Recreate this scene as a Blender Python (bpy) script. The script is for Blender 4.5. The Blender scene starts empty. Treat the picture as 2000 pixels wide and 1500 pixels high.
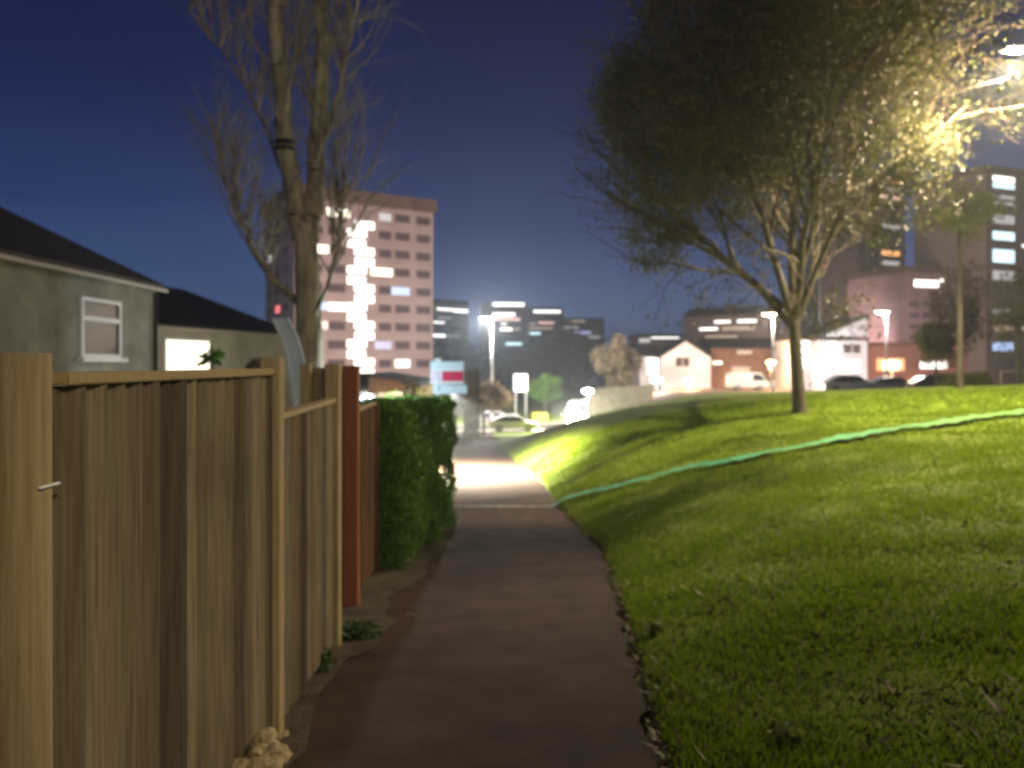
import bpy, bmesh, math, random
import numpy as np
from mathutils import Vector, Matrix
random.seed(7); RNG = np.random.default_rng(7)
S = bpy.context.scene; COL = S.collection
F = 1450.0; HZ = 710.0; CZ = 1.42          # focal length and horizon in photo pixels, eye height

# ------------------------------------------------------------------ camera, world, exposure
cam = bpy.data.cameras.new('camera'); co = bpy.data.objects.new('camera', cam); COL.objects.link(co)
co.location = (0, 0, CZ); co.rotation_euler = (math.radians(90), 0, 0)
cam.sensor_width = 36; cam.lens = 36 * F / 2000; cam.shift_y = -(750 - HZ) / 2000
cam.clip_start = 0.05; cam.clip_end = 6000
cam.dof.use_dof = True; cam.dof.focus_distance = 1.2; cam.dof.aperture_fstop = cam.lens / 1000 / 0.0075
S.camera = co
S.view_settings.view_transform = 'Standard'; S.view_settings.look = 'None'
S.view_settings.exposure = 0.3; S.view_settings.gamma = 1
S.cycles.use_light_tree = True
S.cycles.sample_clamp_indirect = 3.0
S.cycles.use_denoising = True

w = bpy.data.worlds.new('World'); S.world = w; w.use_nodes = True
nt = w.node_tree; N = nt.nodes; L = nt.links; N.clear()
tc = N.new('ShaderNodeTexCoord'); sp = N.new('ShaderNodeSeparateXYZ'); L.new(tc.outputs['Generated'], sp.inputs[0])
nz = N.new('ShaderNodeTexNoise'); nz.inputs['Scale'].default_value = 2.2; nz.inputs['Detail'].default_value = 4
mp = N.new('ShaderNodeMapping'); mp.inputs['Scale'].default_value = (1, 1, 4)
L.new(tc.outputs['Generated'], mp.inputs[0]); L.new(mp.outputs[0], nz.inputs['Vector'])
ma = N.new('ShaderNodeMath'); ma.operation = 'MULTIPLY_ADD'; ma.inputs[1].default_value = 0.10; ma.inputs[2].default_value = -0.05
L.new(nz.outputs[0], ma.inputs[0])
ad = N.new('ShaderNodeMath'); ad.operation = 'ADD'; L.new(sp.outputs['Z'], ad.inputs[0]); L.new(ma.outputs[0], ad.inputs[1])
rp = N.new('ShaderNodeValToRGB'); L.new(ad.outputs[0], rp.inputs[0])
el = rp.color_ramp.elements
el[0].position = 0.0; el[0].color = (0.115, 0.155, 0.29, 1)
el[1].position = 1.0; el[1].color = (0.004, 0.005, 0.02, 1)
for p_, c_ in ((0.05, (0.070, 0.115, 0.24)), (0.11, (0.040, 0.074, 0.18)), (0.19, (0.018, 0.036, 0.118)), (0.33, (0.007, 0.0125, 0.058)), (0.5, (0.0035, 0.0045, 0.028))):
    e = el.new(p_); e.color = (*c_, 1)
bg = N.new('ShaderNodeBackground'); bg.inputs[1].default_value = 1.0; L.new(rp.outputs[0], bg.inputs[0])
wo = N.new('ShaderNodeOutputWorld'); L.new(bg.outputs[0], wo.inputs[0])

# ------------------------------------------------------------------ helpers
def tag(o, label=None, cat=None, group=None, kind=None):
    if label: o['label'] = label
    if cat: o['category'] = cat
    if group: o['group'] = group
    if kind: o['kind'] = kind
    return o
def thing(name, label, cat, loc=(0, 0, 0), rz=0, group=None):
    o = bpy.data.objects.new(name, None); COL.objects.link(o); o.empty_display_size = 0.3
    o.location = loc; o.rotation_euler = (0, 0, rz); return tag(o, label, cat, group)
def P(px, py, Y):
    return Vector(((px - 1000) / F * Y, Y, CZ + (HZ - py) / F * Y))
def copy_tree(o, parent=None):
    c = o.copy(); COL.objects.link(c)
    if parent is not None: c.parent = parent
    for ch in list(o.children): copy_tree(ch, c)
    return c
def link(name, me, m, parent=None, smooth=False):
    o = bpy.data.objects.new(name, me); COL.objects.link(o)
    if m is not None: me.materials.append(m)
    if parent is not None: o.parent = parent
    if smooth: me.polygons.foreach_set('use_smooth', [True] * len(me.polygons))
    return o
class MB:
    def __init__(s): s.b = bmesh.new()
    def box(s, x0, x1, y0, y1, z0, z1, bev=0, mat=None):
        t = bmesh.new(); bmesh.ops.create_cube(t, size=1)
        for v in t.verts: v.co = Vector(((x0 + x1) / 2 + v.co.x * (x1 - x0), (y0 + y1) / 2 + v.co.y * (y1 - y0), (z0 + z1) / 2 + v.co.z * (z1 - z0)))
        if bev: bmesh.ops.bevel(t, geom=t.edges[:], offset=bev, segments=2, affect='EDGES')
        if mat is not None: bmesh.ops.transform(t, matrix=mat, verts=t.verts)
        s.merge(t); return s
    def merge(s, t):
        me = bpy.data.meshes.new('tmp'); t.to_mesh(me); t.free(); s.b.from_mesh(me); bpy.data.meshes.remove(me)
    def cyl(s, p0, p1, r0, r1=None, n=12):
        r1 = r0 if r1 is None else r1; p0 = Vector(p0); p1 = Vector(p1); d = p1 - p0
        t = bmesh.new(); bmesh.ops.create_cone(t, cap_ends=True, segments=n, radius1=r0, radius2=max(r1, 1e-4), depth=d.length)
        bmesh.ops.transform(t, matrix=Matrix.Translation((p0 + p1) / 2) @ d.to_track_quat('Z', 'Y').to_matrix().to_4x4(), verts=t.verts)
        s.merge(t); return s
    def tube(s, pts, r, n=8):
        for a, b in zip(pts[:-1], pts[1:]): s.cyl(a, b, r, r, n)
        return s
    def ball(s, c, r, sc=(1, 1, 1), sub=2, jit=0):
        t = bmesh.new(); bmesh.ops.create_icosphere(t, subdivisions=sub, radius=r)
        for v in t.verts:
            k = 1 + random.uniform(-jit, jit); v.co = Vector((c[0] + v.co.x * sc[0] * k, c[1] + v.co.y * sc[1] * k, c[2] + v.co.z * sc[2] * k))
        s.merge(t); return s
    def prism(s, poly, axis, a, b):
        """poly: list of 2-D points; axis 'x': (y,z) swept a..b in x; 'y': (x,z) swept in y; 'z': (x,y) swept in z"""
        f = {'x': lambda p, q: (q, p[0], p[1]), 'y': lambda p, q: (p[0], q, p[1]), 'z': lambda p, q: (p[0], p[1], q)}[axis]
        A = [s.b.verts.new(f(p, a)) for p in poly]; B = [s.b.verts.new(f(p, b)) for p in poly]
        s.b.faces.new(A); s.b.faces.new(B[::-1])
        for i in range(len(poly)):
            j = (i + 1) % len(poly); s.b.faces.new((A[j], A[i], B[i], B[j]))
        return s
    def poly(s, pts):
        s.b.faces.new([s.b.verts.new(p) for p in pts]); return s
    def build(s, name, m, parent=None, smooth=False):
        bmesh.ops.recalc_face_normals(s.b, faces=s.b.faces[:])
        me = bpy.data.meshes.new(name); s.b.to_mesh(me); s.b.free()
        return link(name, me, m, parent, smooth)
def arr_mesh(name, V, Fc, m, parent=None, smooth=False, mats=None, midx=None):
    k = Fc.shape[1]; me = bpy.data.meshes.new(name)
    me.vertices.add(len(V)); me.vertices.foreach_set('co', np.asarray(V, np.float32).ravel())
    me.loops.add(Fc.size); me.loops.foreach_set('vertex_index', Fc.astype(np.int32).ravel())
    me.polygons.add(len(Fc)); me.polygons.foreach_set('loop_start', np.arange(0, Fc.size, k, dtype=np.int32))
    me.update(calc_edges=True); me.validate()
    return link(name, me, m, parent, smooth)

# ------------------------------------------------------------------ materials
def pbr(name, c1, c2=None, scale=5, rough=0.8, bump=0.0, bscale=None, metal=0, sc3=(1, 1, 1), detail=5, coord='Object', spec=0.3, lo=0.35, hi=0.65, sss=0):
    m = bpy.data.materials.new(name); m.use_nodes = True; t = m.node_tree; n = t.nodes; l = t.links
    b = n['Principled BSDF']; b.inputs['Roughness'].default_value = rough; b.inputs['Metallic'].default_value = metal
    b.inputs['Specular IOR Level'].default_value = spec
    b.inputs['Base Color'].default_value = (*c1, 1)
    if c2 or bump:
        tc = n.new('ShaderNodeTexCoord'); mp = n.new('ShaderNodeMapping'); mp.inputs['Scale'].default_value = sc3
        l.new(tc.outputs[coord], mp.inputs[0])
    if c2:
        nz = n.new('ShaderNodeTexNoise'); nz.inputs['Scale'].default_value = scale; nz.inputs['Detail'].default_value = detail
        l.new(mp.outputs[0], nz.inputs['Vector'])
        r = n.new('ShaderNodeValToRGB'); r.color_ramp.elements[0].position = lo; r.color_ramp.elements[1].position = hi
        r.color_ramp.elements[0].color = (*c1, 1); r.color_ramp.elements[1].color = (*c2, 1)
        l.new(nz.outputs[0], r.inputs[0]); l.new(r.outputs[0], b.inputs['Base Color'])
    if bump:
        nb = n.new('ShaderNodeTexNoise'); nb.inputs['Scale'].default_value = bscale or scale * 4; nb.inputs['Detail'].default_value = 4
        l.new(mp.outputs[0], nb.inputs['Vector'])
        bp = n.new('ShaderNodeBump'); bp.inputs['Strength'].default_value = bump; bp.inputs['Distance'].default_value = 0.02
        l.new(nb.outputs[0], bp.inputs['Height']); l.new(bp.outputs[0], b.inputs['Normal'])
    return m
def em(name, c, s):
    m = bpy.data.materials.new(name); m.use_nodes = True; n = m.node_tree.nodes; l = m.node_tree.links
    b = n['Principled BSDF']; b.inputs['Base Color'].default_value = (0.3, 0.3, 0.3, 1); b.inputs['Emission Color'].default_value = (*c, 1); b.inputs['Emission Strength'].default_value = s
    m.cycles.emission_sampling = 'AUTO' if s > 30 else 'NONE'
    return m
def wood(name, c1, c2, stripe=9.0, along='z'):
    m = pbr(name, c1, c2, 3.0, 0.85, 0.6, 30, sc3=(26, 26, 0.8), lo=0.2, hi=0.8); t = m.node_tree; n = t.nodes; l = t.links
    b = n['Principled BSDF']; src = b.inputs['Base Color'].links[0].from_socket; g_ = n.new('ShaderNodeNewGeometry'); mr = n.new('ShaderNodeMapRange'); mr.inputs[3].default_value = .38; mr.inputs[4].default_value = 1.5
    l.new(g_.outputs['Random Per Island'], mr.inputs[0]); mx = n.new('ShaderNodeVectorMath'); mx.operation = 'SCALE'; l.new(src, mx.inputs[0]); l.new(mr.outputs[0], mx.inputs['Scale']); l.new(mx.outputs[0], b.inputs['Base Color']); return m
M = {}
M['fence'] = wood('fence_wood', (0.095, 0.075, 0.048), (0.33, 0.265, 0.17))
M['post'] = wood('post_wood', (0.24, 0.185, 0.09), (0.46, 0.37, 0.21))
M['cap'] = wood('cap_wood', (0.30, 0.22, 0.10), (0.42, 0.32, 0.17))
M['redpost'] = wood('red_post', (0.20, 0.065, 0.026), (0.30, 0.11, 0.05))
M['brownfence'] = wood('brown_fence', (0.07, 0.032, 0.016), (0.17, 0.09, 0.045))
M['asphalt'] = pbr('path_asphalt', (0.058, 0.036, 0.026), (0.098, 0.062, 0.046), 2.6, 0.9, 1.0, 120, detail=14, spec=.12, lo=.3, hi=.7)
M['road'] = pbr('road_asphalt', (0.07, 0.06, 0.055), (0.12, 0.10, 0.09), 0.6, 0.75, 0.3, 20, detail=8)
M['forecourt'] = pbr('forecourt_paving', (0.22, 0.13, 0.09), (0.32, 0.21, 0.15), 0.3, 0.8, 0.2, 10)
M['kerb'] = pbr('kerb_concrete', (0.42, 0.37, 0.29), (0.58, 0.52, 0.42), 2, 0.8, 0.2, 30)
M['render'] = pbr('render_wall', (0.24, 0.225, 0.185), (0.37, 0.355, 0.31), 1.7, 0.9, 0.35, 60, detail=8)
M['render2'] = pbr('render_wall_pale', (0.42, 0.38, 0.33), (0.52, 0.48, 0.42), 1.5, 0.9, 0.35, 60)
M['rooftile'] = pbr('roof_tile', (0.022, 0.018, 0.02), (0.04, 0.032, 0.034), 6, 0.75, 0.6, 12, sc3=(1, 1, 4))
M['upvc'] = pbr('white_frame', (0.78, 0.80, 0.82), rough=0.4)
M['glass'] = pbr('dark_glass', (0.03, 0.035, 0.04), rough=0.25, spec=0.12)
M['gutter'] = pbr('gutter', (0.5, 0.45, 0.42), rough=0.5)
M['bark'] = pbr('pale_bark', (0.20, 0.17, 0.12), (0.46, 0.40, 0.28), 2.5, 0.95, 0.9, 18, sc3=(3, 3, 0.8))
M['bark2'] = pbr('grey_bark', (0.05, 0.045, 0.032), (0.11, 0.095, 0.07), 2.5, 0.95, 0.9, 18, sc3=(3, 3, 0.8))
M['twig'] = pbr('twig', (0.09, 0.065, 0.045), (0.16, 0.115, 0.08), 3, 0.95)
M['pinkwall'] = pbr('pink_wall', (0.29, 0.19, 0.17), (0.37, 0.25, 0.225), 0.25, 0.9, 0.15, 3, detail=6)
M['band'] = pbr('tower_band', (0.40, 0.29, 0.25), rough=0.9)
M['towerroof'] = pbr('tower_roof', (0.10, 0.05, 0.035), (0.14, 0.08, 0.055), 0.5, 0.9)
M['dimwin'] = pbr('dim_window', (0.085, 0.05, 0.05), rough=0.6, spec=0.15)
M['greywall'] = pbr('grey_green_wall', (0.22, 0.25, 0.23), (0.30, 0.33, 0.30), 0.1, 0.9)
M['darkwall'] = pbr('dark_wall', (0.075, 0.055, 0.05), (0.12, 0.085, 0.075), 0.1, 0.9)
M['brownwall'] = pbr('brown_wall', (0.18, 0.12, 0.09), (0.26, 0.18, 0.14), 0.1, 0.9)
M['brick'] = pbr('brick_wall', (0.20, 0.10, 0.065), (0.30, 0.16, 0.11), 0.5, 0.9, 0.2, 8)
M['whitewall'] = pbr('white_wall', (0.55, 0.50, 0.54), (0.68, 0.63, 0.66), 0.3, 0.9, 0.1, 5)
M['magenta'] = pbr('purple_brick', (0.24, 0.12, 0.12), (0.32, 0.17, 0.17), 0.3, 0.9)
M['metal'] = pbr('lamp_metal', (0.35, 0.35, 0.35), rough=0.5, metal=0.3)
M['black'] = pbr('black_rubber', (0.02, 0.02, 0.02), rough=0.8)
M['carwhite'] = pbr('white_paint', (0.75, 0.75, 0.73), rough=0.25, spec=0.6)
M['cargrey'] = pbr('dark_paint', (0.05, 0.045, 0.05), rough=0.25, spec=0.6)
M['carsilver'] = pbr('silver_paint', (0.45, 0.45, 0.46), rough=0.3, spec=0.6, metal=0.3)
M['yellow'] = pbr('yellow_plastic', (0.55, 0.45, 0.04), rough=0.5)
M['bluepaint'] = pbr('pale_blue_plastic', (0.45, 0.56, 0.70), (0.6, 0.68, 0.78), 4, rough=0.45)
M['signblue'] = pbr('sign_pale_blue', (0.60, 0.76, 0.85), (0.66, 0.80, 0.88), 6, rough=0.5)
M['signred'] = pbr('sign_red', (0.62, 0.045, 0.11), rough=0.5)
M['signlilac'] = pbr('sign_lilac', (0.55, 0.45, 0.62), (0.75, 0.70, 0.80), 10, rough=0.5)
M['signwhite'] = pbr('sign_white', (0.8, 0.84, 0.88), rough=0.5)
M['stone'] = pbr('pale_stone', (0.30, 0.24, 0.13), (0.52, 0.43, 0.26), 14, 0.9, 1.0, 30)
M['w_white'] = em('lit_white', (1.0, 0.95, 0.90), 1.8)
M['w_warm'] = em('lit_warm', (1.0, 0.80, 0.52), 1.9)
M['w_cream'] = em('lit_cream', (1.0, 0.90, 0.68), 2.0)
M['w_blue'] = em('lit_blue', (0.45, 0.62, 1.0), 0.85)
M['w_cyan'] = em('lit_cyan', (0.65, 0.92, 1.0), 1.3)
M['w_lilac'] = em('lit_lilac', (0.42, 0.40, 0.75), 0.8)
M['w_pink'] = em('lit_pink', (1.0, 0.6, 0.5), 1.1)
M['w_red'] = em('lit_red', (1.0, 0.16, 0.18), 1.0)
M['w_orange'] = em('lit_orange', (1.0, 0.45, 0.16), 1.1)
M['w_dim'] = em('lit_dim', (0.60, 0.56, 0.56), 0.6)
M['w_tan'] = em('lit_tan', (0.75, 0.50, 0.28), 0.45)
M['lamp_white'] = em('lamp_white', (1.0, 0.97, 0.93), 25)
M['lamp_warm'] = em('lamp_warm', (1.0, 0.80, 0.52), 25)
M['lamp_orange'] = em('lamp_orange', (1.0, 0.50, 0.16), 20)

def leafmat(name, cols, trans=0.25):
    m = bpy.data.materials.new(name); m.use_nodes = True; t = m.node_tree; n = t.nodes; l = t.links
    b = n['Principled BSDF']; b.inputs['Roughness'].default_value = 0.6; b.inputs['Specular IOR Level'].default_value = 0.25
    g = n.new('ShaderNodeNewGeometry'); r = n.new('ShaderNodeValToRGB'); e = r.color_ramp.elements
    e[0].color = (*cols[0], 1); e[0].position = 0; e[1].color = (*cols[-1], 1); e[1].position = 1
    for i, c in enumerate(cols[1:-1]): x = e.new((i + 1) / (len(cols) - 1)); x.color = (*c, 1)
    l.new(g.outputs['Random Per Island'], r.inputs[0]); l.new(r.outputs[0], b.inputs['Base Color'])
    tr = n.new('ShaderNodeBsdfTranslucent'); l.new(r.outputs[0], tr.inputs[0])
    mx = n.new('ShaderNodeMixShader'); mx.inputs[0].default_value = trans
    l.new(b.outputs[0], mx.inputs[1]); l.new(tr.outputs[0], mx.inputs[2]); l.new(mx.outputs[0], n['Material Output'].inputs[0])
    return m
M['leaf_olive'] = leafmat('olive_leaves', [(0.06, 0.075, 0.02), (0.09, 0.105, 0.03), (0.11, 0.085, 0.04), (0.075, 0.10, 0.025)])
M['leaf_hedge'] = leafmat('hedge_leaves', [(0.05, 0.12, 0.015), (0.10, 0.22, 0.02), (0.15, 0.28, 0.04), (0.06, 0.13, 0.02)])
M['leaf_brown'] = leafmat('brown_leaves', [(0.09, 0.06, 0.04), (0.15, 0.10, 0.06), (0.12, 0.09, 0.06)])
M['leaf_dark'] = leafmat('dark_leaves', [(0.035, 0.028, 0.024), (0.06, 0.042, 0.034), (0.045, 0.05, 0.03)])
M['leaf_yellow'] = leafmat('yellow_green_leaves', [(0.14, 0.16, 0.02), (0.20, 0.22, 0.03), (0.10, 0.12, 0.02)])
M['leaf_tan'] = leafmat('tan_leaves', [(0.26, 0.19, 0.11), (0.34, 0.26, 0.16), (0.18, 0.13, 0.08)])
M['blade'] = leafmat('grass_blades', [(0.13, 0.21, 0.008), (0.20, 0.30, 0.010), (0.16, 0.25, 0.008), (0.24, 0.31, 0.03)], 0.4)
M['weed'] = leafmat('weed_leaves', [(0.20, 0.26, 0.05), (0.28, 0.32, 0.07)])
M['weed_dark'] = leafmat('dark_weed', [(0.04, 0.09, 0.02), (0.07, 0.13, 0.03)])
M['litter'] = leafmat('litter', [(0.16, 0.10, 0.05), (0.24, 0.16, 0.08), (0.10, 0.06, 0.03)], 0.1)

# ------------------------------------------------------------------ terrain
PY = np.array([-40, -5, 0, 3.75, 5.6, 7.7, 11.4, 17.7, 25, 36, 60, 70, 90, 120, 200, 400, 4000], float)
PZ = np.array([3.5, .62, 0, -.48, -.72, -1.0, -1.46, -1.98, -2.42, -3.1, -4.45, -4.8, -5.15, -5.5, -5.9, -6.1, -6.5], float)
_fy = np.linspace(-40, 4000, 20201); _fz = np.interp(_fy, PY, PZ)
_k = np.hanning(15); _k /= _k.sum(); _fz = np.convolve(np.pad(_fz, 7, mode='edge'), _k, 'valid')
def prof(Y): return np.interp(Y, _fy, _fz)
ERY = [-10, 0, 3.42, 6.8, 11.3, 17.7, 23.8, 40, 62, 70]; ERX = [.55, .58, .68, 1.0, 1.36, 1.08, .92, -.45, -1.6, -1.9]
ELY = [-10, 0, 5.6, 8, 12, 17.7, 27, 40, 62, 70]; ELX = [-1.3, -1.25, -1.2, -1.3, -1.12, -1.55, -2.2, -3.0, -4.1, -4.6]
def er(Y): return np.interp(Y, ERY, ERX)
def elf(Y): return np.interp(Y, ELY, ELX)
def sm(t): t = np.clip(t, 0, 1); return t * t * (3 - 2 * t)
def g(X, Y):
    X = np.asarray(X, float); Y = np.asarray(Y, float)
    base = prof(Y) + 3.3 * sm(X / 26) * sm((Y - 32) / 26) + 0.9 * sm((-X - 1.6) / 5) * sm((40 - Y) / 20)
    d = np.maximum(X - er(Y), 0); s = 1 - np.exp(-d / 3.5)
    Lz = -0.1 + 0.03 * np.minimum(X, 40); f = 1 - sm((Y - 30) / 30)
    return base + (Lz - base) * s * f
def Zg(x, y): return float(g(x, y))
RD = [(-60, 74), (-30, 73), (-10, 72), (4, 71), (16, 69), (30, 64), (45, 60), (80, 55)]
def roady(X): return np.interp(X, [a for a, b in RD], [b for a, b in RD])
def bump(X, Y):
    return (0.035 * np.sin(1.3 * X + .7 * np.sin(.9 * Y)) * np.sin(1.1 * Y + 1.2 * np.sin(.7 * X)) + 0.02 * np.sin(3.1 * X + 2 * np.sin(1.7 * Y)) * np.sin(2.7 * Y - X)
            + 0.012 * np.sin(6.3 * X + 1.7 * Y) * np.sin(5.9 * Y - 2.3 * X))
def zt(X, Y):
    z = g(X, Y); onpath = (X > elf(Y) - .05) & (X < er(Y) + .02) & (Y < 70)
    dd = np.maximum(X - er(Y), 0) * (X > er(Y))
    z = z + bump(X, Y) * sm(dd / 1.2) * (Y < 45) + 0.025 * sm(dd / .12) * (Y < 60)
    onroad = np.abs(Y - roady(X)) < 5.4
    return z - 0.07 * onpath - 0.12 * onroad - 0.07 * ((Y > 82) & (Y < 112) & (X > 7) & (X < 62))
def grid(name, xs, ys, zf, m):
    X, Y = np.meshgrid(xs, ys); Z = zf(X, Y); V = np.stack([X, Y, Z], -1).reshape(-1, 3)
    nx = len(xs); ny = len(ys); i = np.arange(nx - 1)[None] + nx * np.arange(ny - 1)[:, None]; i = i.ravel()
    return arr_mesh(name, V, np.stack([i, i + 1, i + nx + 1, i + nx], 1), m, None, True)
xs = np.concatenate([[-1500, -700, -350, -200, -120, -80, -60, -45, -35, -28, -22, -17, -13, -10, -8, -6.5, -5, -4, -3, -2.4, -2], np.arange(-1.8, 12, .12), np.arange(12, 30, .6), np.arange(30, 70, 2), [75, 85, 100, 130, 180, 260, 400, 800, 1500]])
ys = np.concatenate([[-30, -15, -8, -5, -3], np.arange(-2, 26, .14), np.arange(26, 60, .5), np.arange(60, 125, 1.2), [130, 140, 150, 170, 200, 250, 300, 400, 600, 1000, 2000, 3800]])
M['lawn'] = pbr('lawn_turf', (0.09, 0.135, 0.008), (0.17, 0.24, 0.010), 1.1, 0.95, 1.0, 45, detail=12, coord='Object', lo=0.35, hi=0.6)
tag(grid('ground', xs, ys, zt, M['lawn']), 'green turf ground rising on the right and running to the horizon', kind='structure')

def strip(name, ys_, lf, rf, m, off=0.0, n=14, jit=0):
    V = []; Fc = []
    for y in ys_:
        a, b = float(lf(y)), float(rf(y))
        if jit: b += RNG.normal() * jit + 0.03 * math.sin(y * 9) + 0.02 * math.sin(y * 23)
        for i in range(n + 1):
            x = a + (b - a) * i / n; V.append((x, y, float(g(x, y)) + off))
    V = np.array(V); k = n + 1
    for j in range(len(ys_) - 1):
        for i in range(n): a = j * k + i; Fc.append((a, a + 1, a + k + 1, a + k))
    return arr_mesh(name, V, np.array(Fc), m, None, True)
yp = np.concatenate([np.arange(-6, 20, .1), np.arange(20, 67, .5)])
tag(strip('path', yp, elf, er, M['asphalt'], 0.0, 16, 0.02), 'brown asphalt footpath running downhill between fence and lawn', kind='structure')
# soil verge under the fence
tag(strip('soil_verge', np.arange(-6, 66, .4), lambda y: elf(y) - 1.6, lambda y: elf(y) + .12 + .09 * math.sin(y * 2.3) + .05 * math.sin(y * 7.1), pbr('verge_soil', (0.05, 0.038, 0.025), (0.10, 0.08, 0.05), 5, 0.95, 1.0, 40), 0.012, 6), 'strip of bare soil under the fence', kind='structure')
# road
def ribbon(name, off0, off1, m, dz, x0=-58, x1=78, step=1.0):
    V = []; Fc = []; X = np.arange(x0, x1, step); n = 4
    for x in X:
        for i in range(n + 1):
            y = float(roady(x)) + off0 + (off1 - off0) * i / n; V.append((x, y, float(g(x, y)) + dz))
    for j in range(len(X) - 1):
        for i in range(n): a = j * (n + 1) + i; Fc.append((a, a + n + 1, a + n + 2, a + 1))
    return arr_mesh(name, np.array(V), np.array(Fc), m, None, True)
tag(ribbon('road', -3.4, 3.4, M['road'], -0.06), 'asphalt road crossing at the foot of the path', kind='structure')
tag(ribbon('pavement', -5.3, -3.6, M['kerb'], 0.03), 'pale pavement along the near side of the road', kind='structure')
k_ = ribbon('kerb', -3.6, -3.4, M['kerb'], 0.045); tag(k_, 'concrete kerb along the near side of the road', kind='structure')
so = k_.modifiers.new('s', 'SOLIDIFY'); so.thickness = 0.13; so.offset = -1
tag(ribbon('far_pavement', 3.55, 5.3, M['kerb'], 0.03), 'pale pavement along the far side of the road', kind='structure')
V = []; X = np.arange(8, 61, 1.5); Yy = np.arange(83, 111, 1.5)
def zf(X, Y): return g(X, Y) + 0.0
tag(grid('forecourt', X, Yy, zf, M['forecourt']), 'reddish paved forecourt in front of the houses', kind='structure')

# line over path and lawn, grey on the path, turquoise fading to green
pl = thing('ground_line', 'thin turquoise line laid across the path and the lawn', 'line', (0, 0, 0))
def line(name, pts, wd, m, dz):
    V = []; Fc = []
    for k, (x, y) in enumerate(pts):
        ww = wd(k / (len(pts) - 1)) / 2 * (1 + .25 * math.sin(k * 1.7)); V += [(x, y - ww, float(zt(x, y - ww)) + dz), (x, y + ww, float(zt(x, y + ww)) + dz)]
    for j in range(len(pts) - 1): Fc.append((2 * j, 2 * j + 2, 2 * j + 3, 2 * j + 1))
    return arr_mesh(name, np.array(V), np.array(Fc), m, pl)
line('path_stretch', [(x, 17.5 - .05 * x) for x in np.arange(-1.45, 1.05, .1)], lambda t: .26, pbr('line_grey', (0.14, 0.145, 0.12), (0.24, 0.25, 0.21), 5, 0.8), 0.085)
def hitY(px, py):                                     # first terrain point on the ray of a photo pixel
    k = (px - 1000) / F; s = (HZ - py) / F; y = 2.0
    while y < 40 and CZ + s * y > float(g(k * y, y)) + .03: y += .02
    return k * y, y
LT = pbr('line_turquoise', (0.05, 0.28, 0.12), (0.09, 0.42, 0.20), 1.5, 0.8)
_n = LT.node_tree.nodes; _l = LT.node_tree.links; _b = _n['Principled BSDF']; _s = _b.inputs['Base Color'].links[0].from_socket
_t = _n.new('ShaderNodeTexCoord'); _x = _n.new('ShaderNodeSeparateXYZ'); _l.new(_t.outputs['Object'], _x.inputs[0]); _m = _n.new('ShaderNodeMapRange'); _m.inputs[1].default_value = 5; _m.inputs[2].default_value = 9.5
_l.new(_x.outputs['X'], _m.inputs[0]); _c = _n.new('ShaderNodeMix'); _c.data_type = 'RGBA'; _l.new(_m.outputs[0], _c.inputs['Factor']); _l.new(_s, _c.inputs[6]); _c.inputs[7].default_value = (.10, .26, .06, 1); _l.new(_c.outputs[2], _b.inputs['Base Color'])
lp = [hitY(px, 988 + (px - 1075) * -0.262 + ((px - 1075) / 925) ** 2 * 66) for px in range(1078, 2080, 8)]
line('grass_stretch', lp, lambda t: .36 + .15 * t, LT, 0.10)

# ------------------------------------------------------------------ grass blades (one uncountable mass), litter
def blades(name, X, Y, h, wdt, m, lean=0.5):
    n = len(X); Z = zt(X, Y); a = RNG.uniform(0, 2 * np.pi, n); dx = np.cos(a) * wdt; dy = np.sin(a) * wdt
    l1 = RNG.normal(0, lean, n) * h; l2 = RNG.normal(0, lean, n) * h
    V = np.empty((n, 3, 3)); V[:, 0] = np.stack([X - dx, Y - dy, Z - .01], 1); V[:, 1] = np.stack([X + dx, Y + dy, Z - .01], 1)
    V[:, 2] = np.stack([X + l1, Y + l2, Z + h * RNG.uniform(.6, 1.1, n)], 1)
    return arr_mesh(name, V.reshape(-1, 3), np.arange(3 * n).reshape(-1, 3), m)
n = 330000
Y = 1.6 + 27 * RNG.random(n) ** 1.7; X = -1 + (0.78 * Y + 1.6) * RNG.random(n)
clump = .5 + .5 * np.sin(2.1 * X + 1.3 * np.sin(1.7 * Y)) * np.sin(1.9 * Y + 1.1 * np.sin(1.3 * X))
k = (X > er(Y) + .03 + .06 * RNG.random(n)) & (RNG.random(n) < .35 + .65 * clump); X = X[k]; Y = Y[k]; clump = clump[k]
tag(blades('grass', X, Y, (.022 + .03 * RNG.random(len(X)) * (.5 + clump)) * (1 + Y / 30), .004 + .0009 * Y, M['blade']), 'short green grass covering the sloping lawn', kind='stuff')
n = 9000; Y = 2 + 16 * RNG.random(n) ** 1.3; X = elf(Y) + .02 + np.abs(RNG.normal(0, .22, n)); 
sel = RNG.random(n) < .5; X[sel] = er(Y[sel]) + RNG.normal(0, .05, sel.sum())
tag(blades('leaf_litter', X, Y, .012 + .02 * RNG.random(n), .012 + .01 * RNG.random(n), M['litter'], 1.6), 'brown leaf litter scattered along both path edges', kind='stuff')

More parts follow.
